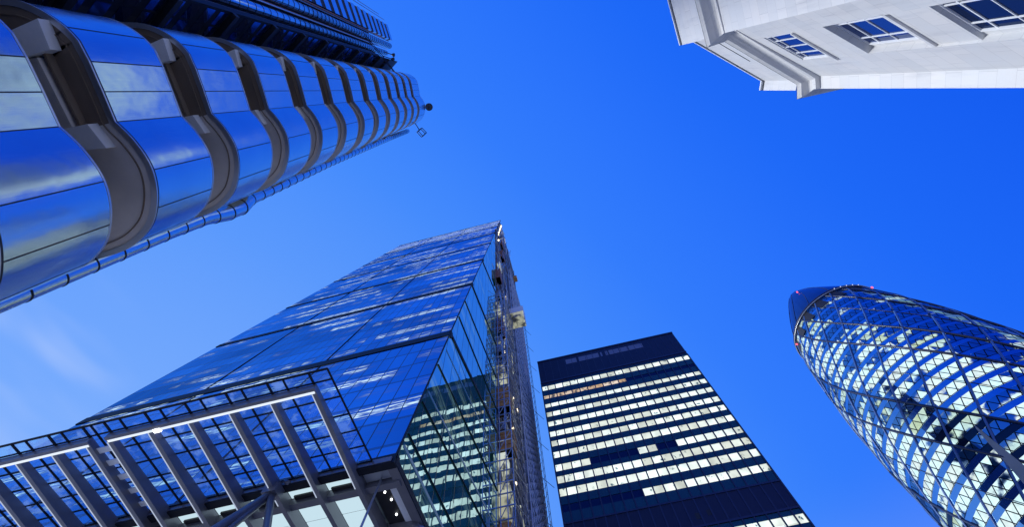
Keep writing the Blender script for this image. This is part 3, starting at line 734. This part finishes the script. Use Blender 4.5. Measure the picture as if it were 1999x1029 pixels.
b.build('mast_chord', 'navy', T4)
b = MB(); z = 20
while z < 175:
    b.tube([(-12.3, 97.2, z), (-11.4, 97.2, z+1.4)], .05, 5); b.tube([(-11.4, 97.2, z+1.4), (-11.85, 98, z+2.8)], .05, 5); z += 2.8
b.build('mast_lacing', 'navy', T4)
for i in range(9):
    z = 62+i*13.0; b = MB(); b.tube([(-12.9, 92, z), (-9.6, 98.2, z)], .07, 6); b.build('mast_tie', 'navy', T4)
adopt(T4)
T5 = thing('loading_platform', 'pale boxed loading platform jutting from the right side of the wedge tower near its top', 'platform', (-10, 61.5, 113))
b = MB(); b.box((-13.0, 60, 113.2), (-7.1, 63.4, 113.6)); b.build('deck', 'glowsheet', T5)  # deck and front board carry the same added glow
b = MB(); b.box((-13.0, 59.9, 116.4), (-7.0, 60.0, 119.4)); b.box((-7.1, 60, 113.4), (-7.0, 63.4, 119.3)); b.build('side_sheet', 'white', T5)
b = MB(); b.box((-13.0, 59.92, 113.3), (-7.05, 60.0, 116.3)); b.build('front_board', 'glowsheet', T5)
adopt(T5)
T6 = thing('rubbish_skip', 'small orange lifting cage hanging beside the upper lift core', 'cage', (-11, 86, 200))
b = MB(); b.prism([(-12.6, 84.5), (-10.9, 84.5), (-10.9, 87), (-12.6, 87)], 199, 201.2); b.hexa([(-12.6, 84.5, 201.2), (-10.9, 84.5, 201.2), (-10.9, 87, 201.2), (-12.6, 87, 201.2), (-12, 85.3, 202.6), (-11.4, 85.3, 202.6), (-11.4, 86, 202.6), (-12, 86, 202.6)])
b.build('cage_box', 'orange', T6)
b = MB(); b.tube([(-11.7, 85.6, 202.5), (-12.6, 85.6, 206)], .08, 6); b.build('sling', 'navy', T6)
adopt(T6)

# ================================================================== DARK OFFICE TOWER
T7 = thing('dark_office_tower', 'dark rectangular office tower with rows of brightly lit windows between the glass towers', 'building', (14, 98, 0))
A7 = Vector((-7.03, 79.60, 0)); ang = R(.70); tx = Vector((math.cos(ang), math.sin(ang), 0)); ny = Vector((tx.y, -tx.x, 0))   # ny faces the street
WD = 42.1; DP = 37.0
def q7(s, d, z): p = A7+tx*s+ny*d; return (p.x, p.y, z)
def box7(b, s0, s1, d0, d1, z0, z1, mi=0):
    b.hexa([q7(s0, d0, z0), q7(s1, d0, z0), q7(s1, d1, z0), q7(s0, d1, z0), q7(s0, d0, z1), q7(s1, d0, z1), q7(s1, d1, z1), q7(s0, d1, z1)], mi)
b = MB(); box7(b, .05, WD-.05, -DP, -.35, 0, 117.8); b.build('tower_body', 'navy', T7)
rowsA = [(104.05, 105.85), (100.5, 101.8), (96.95, 98.35), (93.4, 95.05), (89.9, 91.55), (86.3, 88.0), (83.2, 84.9), (79.6, 81.4), (75.8, 77.6), (72.55, 74.4), (69.25, 71.1), (65.5, 67.2)]
low = [(54.3, 56.0), (50.8, 52.5), (47.3, 49.0), (43.8, 45.5)]
edges = [0.0]+[1.75+2.14*k for k in range(19)]+[WD]
def lit(r, c):
    s = (edges[c]+edges[c+1])/2
    if r == 1: return 2 if s < 23 else 0
    if r == 8: return 1 if (s < 8 or 18.9 < s < 23 or s > 27.5) else 0
    if r == 11: return 1 if s > 16.9 else 0
    if r == 12: return 1 if s > 22 else 0
    if r > 12: return random.random() < .6
    return 1
wins = []
for r, (z0, z1) in enumerate(rowsA+low):
    for c in range(20): wins.append((r, c, z0, z1))
show = [w for w in wins if w[2] > 53]
show.sort(key=lambda w: -(w[2] < 200)*(1000-((Vector(q7(edges[w[1]], 0, w[2]))-EYE).length)))
big = set((w[0], w[1]) for w in show[:100])
rest = MB()
for r, c, z0, z1 in wins:
    L_ = lit(r, c); mm = ('avglass', 'avwin', 'avwarm')[int(L_)]
    if (r, c) in big:
        b = MB(); box7(b, edges[c]+.10, edges[c+1]-.10, -.34, -.20, z0, z1); b.build('window', mm, T7)
    else:
        box7(rest, edges[c]+.10, edges[c+1]-.10, -.34, -.20, z0, z1, ('avglass', 'avwin', 'avwarm').index(mm))
o = rest.build('window_grid', ['avglass', 'avwin', 'avwarm'], T7); o['kind'] = 'stuff'
# spandrels: between rows
al = sorted(rowsA+low, key=lambda q: -q[0])
tops = [107.4]+[q[0] for q in al]; 
for i, (z0, z1) in enumerate(al):
    zt = tops[i]
    if i == len(rowsA): zt = 57.0
    b = MB(); box7(b, .02, WD-.02, -.34, -.10, z1+.03, zt-.03); b.build('spandrel', 'spandrel', T7)
b = MB(); box7(b, .02, WD-.02, -.34, -.10, 62.95, 65.47); b.build('spandrel', 'spandrel', T7)
for c in range(1, 20):
    b = MB(); box7(b, edges[c]-.13, edges[c]+.13, -.34, .06, 40, 106.4); b.build('mullion', 'rib', T7)
b = MB(); box7(b, -.1, .22, -.34, .08, 0, 106.4); b.build('corner_post', 'rib', T7)
b = MB(); box7(b, WD-.22, WD+.1, -.34, .08, 0, 106.4); b.build('corner_post', 'rib', T7)
# louvred plant storeys, top and middle
b = MB(); box7(b, -.05, WD+.05, -.6, -.02, 106.5, 118.2); b.build('plant_screen', 'navy', T7)
b = MB(); box7(b, -.1, WD+.1, -.6, .12, 107.2, 107.7); b.build('cornice_band', 'rib', T7)
b = MB(); box7(b, -.1, WD+.1, -.6, .14, 117.7, 118.3); b.build('parapet_cap', 'navy', T7)
b = MB(); box7(b, -.05, WD+.05, -.6, -.02, 57.0, 62.9); b.build('plant_screen', 'navy', T7)
b = MB(); box7(b, -.1, WD+.1, -.6, .12, 62.75, 63.1); b.build('cornice_band', 'rib', T7)
b = MB(); box7(b, -.1, WD+.1, -.6, .10, 57.0, 57.4); b.build('cornice_band', 'rib', T7)
for c in range(1, 20):
    b = MB(); box7(b, edges[c]-.07, edges[c]+.07, -.1, .05, 57.4, 62.7); b.build('screen_rib', 'rib', T7)
    b = MB(); box7(b, edges[c]-.06, edges[c]+.06, -.1, .04, 107.8, 117.6); b.build('screen_rib', 'rib', T7)
for (s0, s1) in ((8.5, 11.8), (12.4, 15), (15.1, 18.6), (19.2, 19.7), (20.7, 21.4), (21.8, 24.8), (25, 27.6), (27.8, 32)):
    b = MB(); box7(b, s0, s1, -.1, .0, 113.9, 116.1); b.build('louvre_panel', 'frame', T7)
b = MB(); box7(b, 24.3, 25.3, -.1, .0, 58.6, 59.8); box7(b, 26.5, 27.5, -.1, .0, 58.9, 60.0); b.build('vent_opening', 'dark', T7)
adopt(T7)

# ================================================================== ROUNDED LATTICE TOWER (right)
GX, GY = 110.75, 118.1
T8 = thing('rounded_glass_tower', 'bullet-shaped glass tower with spiralling diamond lattice and bright lit floors at lower right', 'building', (GX, GY, 0))
PR = [(0, 24.6), (20, 26.3), (40, 27.6), (65, 28.1), (90, 27.3), (110, 25.7), (130, 22.4), (145, 19.2), (155, 15.9), (163, 12.2), (170, 8.4), (175, 5.3), (178, 3.1), (179.6, 1.0), (180, 0.02)]
def prof(z):
    # monotone-ish cubic through the table
    z = max(0, min(180, z))
    for i in range(len(PR)-1):
        if PR[i][0] <= z <= PR[i+1][0]:
            (z0, r0), (z1, r1) = PR[i], PR[i+1]
            def sl(j):
                if j <= 0 or j >= len(PR)-1: return 0 if j <= 0 else -4
                return (PR[j+1][1]-PR[j-1][1])/(PR[j+1][0]-PR[j-1][0])
            h = z1-z0; u = (z-z0)/h; m0, m1 = sl(i)*h, sl(i+1)*h
            return max(.02, (2*u**3-3*u*u+1)*r0+(u**3-2*u*u+u)*m0+(-2*u**3+3*u*u)*r1+(u**3-u*u)*m1)
BASE = math.atan2(-GY, -GX)
def gp(th, z, d=0.0):
    r = prof(z)+d; a = BASE+R(th); return (GX+r*math.cos(a), GY+r*math.sin(a), z)
FH = 4.15
def ghmat(name, lit, col, thr, glow, dimc):
    """diamond-paned glass; UV = (degrees/5, storeys)"""
    mt, t = mat(name)
    uv = t.n('ShaderNodeUVMap').outputs[0]
    s = t.n('ShaderNodeSeparateXYZ'); t.t.links.new(uv, s.inputs[0]); u, v = s.outputs[0], s.outputs[1]
    a, b_ = t.math('ADD', u, v), t.math('SUBTRACT', u, v)
    cell = t.xyz(t.math('FLOOR', a), t.math('FLOOR', b_))
    wn = t.n('ShaderNodeTexWhiteNoise', noise_dimensions='3D'); t.t.links.new(cell, wn.inputs[0])
    ln = t.math('MAXIMUM', t.line(a, 1.0, .11), t.line(b_, 1.0, .11))
    cl = t.noise(t.xyz(t.math('MULTIPLY', u, .22), t.math('MULTIPLY', v, .62)), 1.0, 2, .5).outputs[0]
    fine = t.noise(t.xyz(t.math('MULTIPLY', u, 1.7), t.math('MULTIPLY', v, 2.6)), 1.0, 4, .65).outputs[0]
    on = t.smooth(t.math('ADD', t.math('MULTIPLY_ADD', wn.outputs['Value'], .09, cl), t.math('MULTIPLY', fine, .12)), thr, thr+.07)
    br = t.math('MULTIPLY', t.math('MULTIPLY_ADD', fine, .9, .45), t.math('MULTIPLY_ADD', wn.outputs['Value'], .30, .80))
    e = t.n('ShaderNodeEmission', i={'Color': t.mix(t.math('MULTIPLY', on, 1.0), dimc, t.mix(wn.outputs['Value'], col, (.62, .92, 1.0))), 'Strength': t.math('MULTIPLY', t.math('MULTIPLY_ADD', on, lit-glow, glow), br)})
    geo = t.n('ShaderNodeNewGeometry')
    off_ = t.n('ShaderNodeVectorMath', operation='SUBTRACT', i={0: wn.outputs['Color'], 1: (.5, .5, .5)})
    sc = t.n('ShaderNodeVectorMath', operation='SCALE', i={0: off_.outputs[0], 'Scale': .06})
    ad = t.n('ShaderNodeVectorMath', operation='ADD', i={0: geo.outputs['Normal'], 1: sc.outputs[0]})
    nn = t.n('ShaderNodeVectorMath', operation='NORMALIZE', i={0: ad.outputs[0]}).outputs[0]
    g = t.n('ShaderNodeBsdfGlossy', i={'Color': (.36, .62, .88, 1), 'Roughness': .03, 'Normal': nn})
    lw = t.n('ShaderNodeFresnel', i={'IOR': 1.6})
    fac = t.math('MAXIMUM', lw.outputs[0], t.math('MULTIPLY_ADD', on, -.44, .52), clamp=True)
    mx = t.n('ShaderNodeMixShader'); t.t.links.new(fac, mx.inputs[0]); t.t.links.new(e.outputs[0], mx.inputs[1]); t.t.links.new(g.outputs[0], mx.inputs[2])
    dk = t.n('ShaderNodeBsdfDiffuse', i={'Color': (.006, .012, .03, 1)})
    m2 = t.n('ShaderNodeMixShader'); t.t.links.new(ln, m2.inputs[0]); t.t.links.new(mx.outputs[0], m2.inputs[1]); t.t.links.new(dk.outputs[0], m2.inputs[2])
    finish(t, m2.outputs[0]); return mt
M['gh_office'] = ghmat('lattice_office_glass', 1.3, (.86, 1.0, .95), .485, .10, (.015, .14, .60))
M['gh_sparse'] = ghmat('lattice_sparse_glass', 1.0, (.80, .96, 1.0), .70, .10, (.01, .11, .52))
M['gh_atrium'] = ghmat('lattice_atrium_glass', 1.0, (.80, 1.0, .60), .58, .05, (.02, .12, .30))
M['gh_band'] = darkglass('lattice_band_glass', (.006, .055, .26), (.34, .66, 1.0), .86, .06)
M['gh_banddark'] = darkglass('lattice_dark_band_glass', (.004, .012, .03), (.30, .40, .60), .40, .08)
def hel(th, z): return th+z/FH*5.0
def zone(th, z):
    h = hel(th, z)
    if h > 160.8: return 'gh_sparse'
    q = (h-140.3) % 60.0
    return 'gh_atrium' if q < 20.5 else 'gh_office'
KTOP = int(151/FH)     # 36
panes = []
for k in range(0, KTOP):
    for c in range(36):
        th0 = -180+c*10+(k % 2)*5
        panes.append((k, th0))
def patch(b, th0, th1, z0, z1, d=0.0, mi=0, nt=2, nz=1):
    T_ = [th0+(th1-th0)*i/nt for i in range(nt+1)]; Z_ = [z0+(z1-z0)*i/nz for i in range(nz+1)]
    V = [[b.bm.verts.new(gp(a, z, d)) for a in T_] for z in Z_]
    for i in range(nz):
        for j in range(nt):
            f = b.bm.faces.new([V[i][j], V[i][j+1], V[i+1][j+1], V[i+1][j]]); f.material_index = mi; f.smooth = True
            for l, (a, z) in zip(f.loops, ((T_[j], Z_[i]), (T_[j+1], Z_[i]), (T_[j+1], Z_[i+1]), (T_[j], Z_[i+1]))): l[b.uv].uv = (a/5.0, z/FH)
def vis_score(k, th0):
    z = (k+.6)*FH; p = Vector(gp(th0+5, z)); c = AX
    d = p-EYE; q = [sum(AX[i][j]*d[i] for i in range(3)) for j in range(3)]
    if q[2] <= 0: return 0
    px, py = q[0]/q[2]*865, q[1]/q[2]*865
    nrm = (p-Vector((GX, GY, z))).normalized(); f = -nrm.dot(d.normalized())
    if abs(px) > 1010 or abs(py) > 530 or f <= 0: return 0
    return f/d.length_squared
panes.sort(key=lambda q: -vis_score(*q))
restm = MB(); names = ['gh_office', 'gh_sparse', 'gh_atrium']
SP = .36
for i, (k, th0) in enumerate(panes):
    z0, z1 = (k+SP)*FH, (k+1)*FH
    mm = zone(th0+5, (z0+z1)/2)
    if i < 100:
        b = MB(); patch(b, th0, th0+10, z0, z1); b.build('window', mm, T8, fix=False)
    else: patch(restm, th0, th0+10, z0, z1, mi=names.index(mm))
o = restm.build('window_lattice', names, T8, fix=False); o['kind'] = 'stuff'
for k in range(0, KTOP+1):
    b = MB(); z0, z1 = k*FH, (k+SP)*FH
    for c in range(72):
        th = -180+c*5; mi = 1 if (zone(th+2.5, z1) == 'gh_atrium' and z0 < 84) else 0
        patch(b, th, th+5, z0, z1, .03, mi, nt=1)
        # slab lip
        patch(b, th, th+5, z1-.02, z1+.12, .10, 1, nt=1)
    b.build('floor_band', ['gh_band', 'gh_banddark'], T8, fix=False)
# diagonal ribs, both ways round
for sgn in (1, -1):
    for c in range(18):
        th0 = c*20+(0.8 if sgn > 0 else 6)
        main = sgn > 0 and ((th0-0.8) % 60 in (20, 40)) 
        pts = []
        z = 0.0
        while z <= 150.8:
            pts.append(gp(th0-sgn*z/FH*5.0, z, .10)); z += FH/2
        main = sgn > 0 and round((th0-.8)/20) % 3 in (1, 2)
        b = MB(); b.tube(pts, (.34 if main else .10) if sgn > 0 else .30, 6, caps=False); b.build('diagonal_rib', 'rib' if sgn > 0 else 'ribblue', T8)
b = MB(); b.hexa([gp(-2.4, 80.2, .2), gp(-3.2, 79.6, .2), gp(-10.6, 66.5, .2), gp(-4.4, 68.0, .2), gp(-2.4, 80.2, .5), gp(-3.2, 79.6, .5), gp(-10.6, 66.5, .5), gp(-4.4, 68.0, .5)]); b.build('raking_beam', 'conc8', T8)
# collar ring, dome, beacons
b = MB()
ring = [gp(a, 150.9, .35) for a in range(0, 361, 5)]
b.tube(ring, .62, 8, caps=False); b.build('collar_ring', 'navy', T8)
b = MB(); b.tube([gp(a, 150.0, .75) for a in range(0, 361, 5)], .14, 6, caps=False); b.build('collar_rail', 'trim', T8)
for c in range(18):
    b = MB(); th = c*20+2
    V = [[b.bm.verts.new(gp(th+10*u+3.2*w, 150.3-6.4*w, .22)) for u in (0, .25, .5, .75, 1)] for w in (0, .25, .5, .75, 1)]
    for i in range(4):
        for j_ in range(4): b.bm.faces.new([V[i][j_], V[i][j_+1], V[i+1][j_+1], V[i+1][j_]])
    b.build('collar_panel', 'dark', T8, fix=False)  # dark skewed panels alternating below the ring
zz_ = [151]+[151+i*1.5 for i in range(1, 19)]+[179, 179.7, 180]
b = MB()
for z0, z1 in zip(zz_, zz_[1:]):
    for c in range(36): patch(b, c*10, c*10+10, z0, z1, nt=1)
b.build('dome_glass', 'ghglass', T8, fix=False)
for c in range(12):
    b = MB(); b.tube([gp(c*30+(z-151)*.9, z, .05) for z in (151, 155, 159, 163, 167, 171, 174, 177, 179)], .12, 5, caps=False); b.build('dome_rib', 'rib', T8)
for (z, th) in ((170.0, 12), (146.5, 68), (147.8, -50)):
    p = Vector(gp(th, z, .7)); b = MB(); b.tube([p-Vector((0, 0, .35)), p, p+Vector((0, 0, .35))], [.22, .34, .18], 10); b.build('beacon', 'red', T8)
for i in range(5):
    b = MB(); p = Vector(gp(34+i*7.1, 150.3, .95)); b.tube([p, p+Vector((0, 0, .2))], .14, 6); b.build('collar_lamp', 'lamp2' if 'lamp2' in M else 'trim', T8)
adopt(T8)

# ================================================================== PALE STONE BUILDING (top right)
T9 = thing('pale_stone_building', 'pale stone building corner with moulded cornice and three sash windows at upper right', 'building', (18, 0, 0))
n9 = Vector((-.632, .775, 0)); t9 = Vector((.775, .632, 0))
K = 27.2/28.4
c1 = Vector((14.45, .24, 0))*K; c2 = Vector((19.36, 4.05, 0))*K; c3 = Vector((19.40, 4.78, 0))*K
bB1 = Vector((13.84, .28, 0))*K; bB0 = bB1+Vector((-.17, -.985, 0))*12
ZW = 28.8
def q9(s, d, z): p = c1+t9*s+n9*d; return (p.x, p.y, z)
LA = (c2-c1).length
ta = (c2-c1)/LA; na = Vector((-ta.y, ta.x, 0)); 
def q9(s, d, z): p = c1+ta*s+na*d; return (p.x, p.y, z)
def box9(b, s0, s1, d0, d1, z0, z1, mi=0):
    b.hexa([q9(s0, d0, z0), q9(s1, d0, z0), q9(s1, d1, z0), q9(s0, d1, z0), q9(s0, d0, z1), q9(s1, d0, z1), q9(s1, d1, z1), q9(s0, d1, z1)], mi)
# facade A is built from piers and panels around the openings (s along the wall, z up); wall skin 0.7 m deep
opens = [(1.36, 3.95, 25.45, 27.85, .09), (1.30, 3.68, 20.05, 23.25, .31), (1.30, 3.62, 15.2, 18.25, .27), (1.30, 3.62, 9.4, 12.8, .3), (1.30, 3.62, 3.4, 7.2, .3)]
b = MB(); box9(b, 0, 1.30, -.8, 0, 0, ZW); b.build('wall', 'stone', T9)
b = MB(); box9(b, 3.95, LA, -.8, .0, 0, ZW); b.build('wall', 'stone', T9)
zprev = ZW
for i, (s0, s1, z0, z1, dp) in enumerate(opens):
    rec = 0 if i < 2 else -.09
    b = MB(); box9(b, 1.302, 3.948, -.8, rec-.002, z1, zprev); b.build('wall', 'stone', T9); zprev = z0
b = MB(); box9(b, 1.302, 3.948, -.8, -.092, 0, zprev); b.build('wall', 'stone', T9)
# corner pier standing slightly proud below the second window
b = MB(); box9(b, 3.95, LA+.0, 0, .0+.004, 0, 25.0)
b.build('corner_pier', 'stone', T9)
for i, (s0, s1, z0, z1, dp) in enumerate(opens):
    g = MB(); box9(g, s0-.05, s1+.30, -dp-.10, -dp-.04, z0, z1)
    mmg = 'stubglass' if i < 2 else 'avglass'
    wnd = g.build('window', 'w9glass' if i < 2 and 'w9glass' in M else mmg, T9)
    fr = MB(); w = .075
    a0, a1 = s0, (s1 if i == 0 else s1+.05)
    box9(fr, a0, a1, -dp-.05, -dp+.03, z1-w, z1); box9(fr, a0, a1, -dp-.05, -dp+.03, z0, z0+w)
    box9(fr, a0, a0+w, -dp-.05, -dp+.032, z0+.002, z1-.002); box9(fr, a1-w, a1, -dp-.05, -dp+.032, z0+.002, z1-.002)
    fr.build('frame', 'white', wnd)
    gb = MB(); w = .028
    H = z1-z0; Wd = a1-a0
    for f in (.23, .77): box9(gb, a0+Wd*f-w, a0+Wd*f+w, -dp-.045, -dp+.0, z0+.05, z1-.05)
    box9(gb, a0+Wd*.5-w*.8, a0+Wd*.5+w*.8, -dp-.045, -dp-.002, z0+.05, z1-.05) if i == 0 else None
    for f in ((.22, .80) if i else (.18, .82)): box9(gb, a0+.05, a1-.05, -dp-.045, -dp-.004, z0+H*f-w, z0+H*f+w)
    if i: box9(gb, a0+.05, a1-.05, -dp-.045, -dp-.006, z0+H*.5-w*.6, z0+H*.5+w*.6)
    gb.build('glazing_bar', 'white', wnd)
    sl = MB(); box9(sl, s0-.08, 3.93 if i else s1+.22, -dp-.1, (.10 if i == 0 else .0), z0-.14, z0-.01); sl.build('sill', 'stone', wnd)
    if i:
        jb = MB(); box9(jb, s1+.06, 3.946, -.78, -dp+.0, z0, z1); jb.build('jamb_lining', 'stone', wnd)
for (s, z, d) in ((2.1, 16.8, .9), (2.9, 17.5, 1.1), (1.9, 17.6, .8), (3.1, 16.3, .9)):
    b = MB(); p = q9(s, -1.0, z); b.tube([p, (p[0], p[1], z+.16)], .10, 10); b.build('ceiling_lamp', 'lamp', T9)
# wall B and returns
b = MB(); b.prism([c1.xy, bB1.xy, bB0.xy, (bB0+Vector((6, 0, 0))).xy, (c1+Vector((6, -6, 0))).xy, (c1+Vector((.8, -.6, 0))).xy], 0, ZW-.002); b.build('wall', 'stone', T9)
b = MB(); b.prism([(c2-na*.0+ta*.003).xy, c3.xy, (c3+Vector((13, .35, 0))).xy, (c3+Vector((13, -11, 0))).xy, (c1+Vector((5.5, -5.6, 0))).xy, q9(LA-.3, -.9, 0)[:2], (q9(LA+.003, -.5, 0))[:2]], 0, ZW-.002); b.build('wall', 'stone', T9)
b = MB(); b.prism([(c1+ta*.3-na*.79).xy, (c2-ta*.2-na*.95).xy, (c2-ta*.2-na*1.2).xy, (c1+ta*.3-na*1.2).xy], 0, ZW); b.build('back_wall', 'dark', T9)
b = MB(); b.prism([(c1+ta*.6-na*1.25).xy, (c2-ta*.6-na*1.25).xy, (c2-ta*.6-na*1.3).xy, (c1+ta*.6-na*1.3).xy], 24, 24.1)
b.bm.free()
# cornice: measured plan lines at successive heights
def lvl(P, z, k30=None):
    f = (z-1.6)/28.4
    return [(x*f, y*f, z) for x, y in P]
Wl = [(11.6, -11.2), (13.82, .27), (14.42, .22), (19.30, 4.04), (19.36, 4.75), (31, 5.15)]
ML = [(11.55, -11.2), (13.78, .29), (14.40, .25), (18.95, 4.14), (19.0, 4.72), (31, 5.0)]
MO = [(10.9, -11.2), (13.17, .58), (14.05, .52), (18.49, 4.18), (18.55, 4.95), (31, 5.3)]
CO = [(10.6, -11.2), (12.77, .80), (13.81, .74), (18.00, 4.19), (18.0, 5.05), (31, 5.45)]
def sc_(P, f): return [(x*f, y*f) for x, y in P]
b = MB()
zA, zB_, zC, zD, zE = 28.80, 29.35, 29.55, 30.0, 30.35
r_ = lambda z: (z-1.6)/28.4
def L_(P, z): return [(x*r_(z), y*r_(z), z) for x, y in P]
def mixp(P, Q, u): return [(a[0]+(c[0]-a[0])*u, a[1]+(c[1]-a[1])*u) for a, c in zip(P, Q)]
cov = [[(x*1.05, y*1.05-.02, z) for x, y, z in L_(Wl, zA-.04)], L_(mixp(Wl, ML, .6), zA-.03), L_(ML, zA+.18)]
# concave cove between wall moulding and outer moulding
for i in range(1, 6):
    u = i/5; a = u*math.pi/2; cov.append(L_(mixp(ML, MO, 1-math.cos(a)), zA+.18+.45*math.sin(a)))
cov += [L_(MO, zB_+.14), L_(mixp(MO, CO, .5), zB_+.18), L_(mixp(MO, CO, .5), zB_+.30), L_(CO, zD-.18), L_(CO, zD+.12)]
b.strip(cov)
PA = [(10.0, -11.2), (11.97*1.0, .62), (12.65, .58), (16.9, 4.02), (16.85, 4.62), (31, 5.0)]
top = [(x*r_(zD+.12), y*r_(zD+.12), zD+.14) for x, y in mixp(CO, Wl, .9)]
b.strip([L_(CO, zD+.12), top]); b.build('cornice', 'stone', T9)
b = MB(); b.strip([L_(mixp(CO, MO, .02), zD+.121), L_(mixp(CO, MO, -.05), zD+.121), L_(mixp(CO, MO, -.05), zD+.17), L_(mixp(CO, MO, .1), zD+.17)]); b.build('flashing', 'lead', T9)
# parapet / attic block above, top line measured
PT = [(9.35, -11.2), (11.29, .31), (12.00, .24), (15.98, 3.48), (15.87, 4.0), (30, 4.35)]
f2 = 33.8
top2 = [(x*r_(f2), y*r_(f2), f2) for x, y in PT]
bot2 = [(x, y, zD+.13) for x, y, z in top2]
b = MB(); b.strip([bot2, top2]); b.strip([top2, [(x+.9, y-.5, f2) for x, y, z in top2]]); b.build('attic_wall', 'stone', T9)
b = MB(); k_ = 1.004
hi = [(x*.996, y*.996+.0, f2+.02) for x, y, z in top2]; hj = [(x*.996, y*.996, f2+.16) for x, y, z in top2]
b.strip([[(x*1.0, y*1.0, f2-.02) for x, y, z in top2], [(x*.992, y*.992, f2-.02) for x, y, z in top2], [(x*.992, y*.992, f2+.10) for x, y, z in top2], [(x*1.05, y*1.05, f2+.10) for x, y, z in top2]]); b.build('coping', 'white', T9)
b = MB(); b.strip([[(x*.9985, y*.9985, f2-.16) for x, y, z in top2], [(x*.9985, y*.9985, f2-.04) for x, y, z in top2]]); b.build('coping_shade_strip', 'lead', T9)  # dark strip laid on for the shade under the coping
b = MB(); p0 = Vector(top2[2]); p1 = Vector(top2[3]); dd = (p1-p0).normalized(); nn9 = Vector((-dd.y, dd.x, 0)); nn9 = nn9 if nn9.dot(-p0) > 0 else -nn9
z = 31.6; b.beam(p0+dd*.5+nn9*.0+Vector((0, 0, z-f2)), p0+dd*3.2+Vector((0, 0, z-f2)), .03, .09); b.build('vent_slot', 'dark', T9)
adopt(T9)
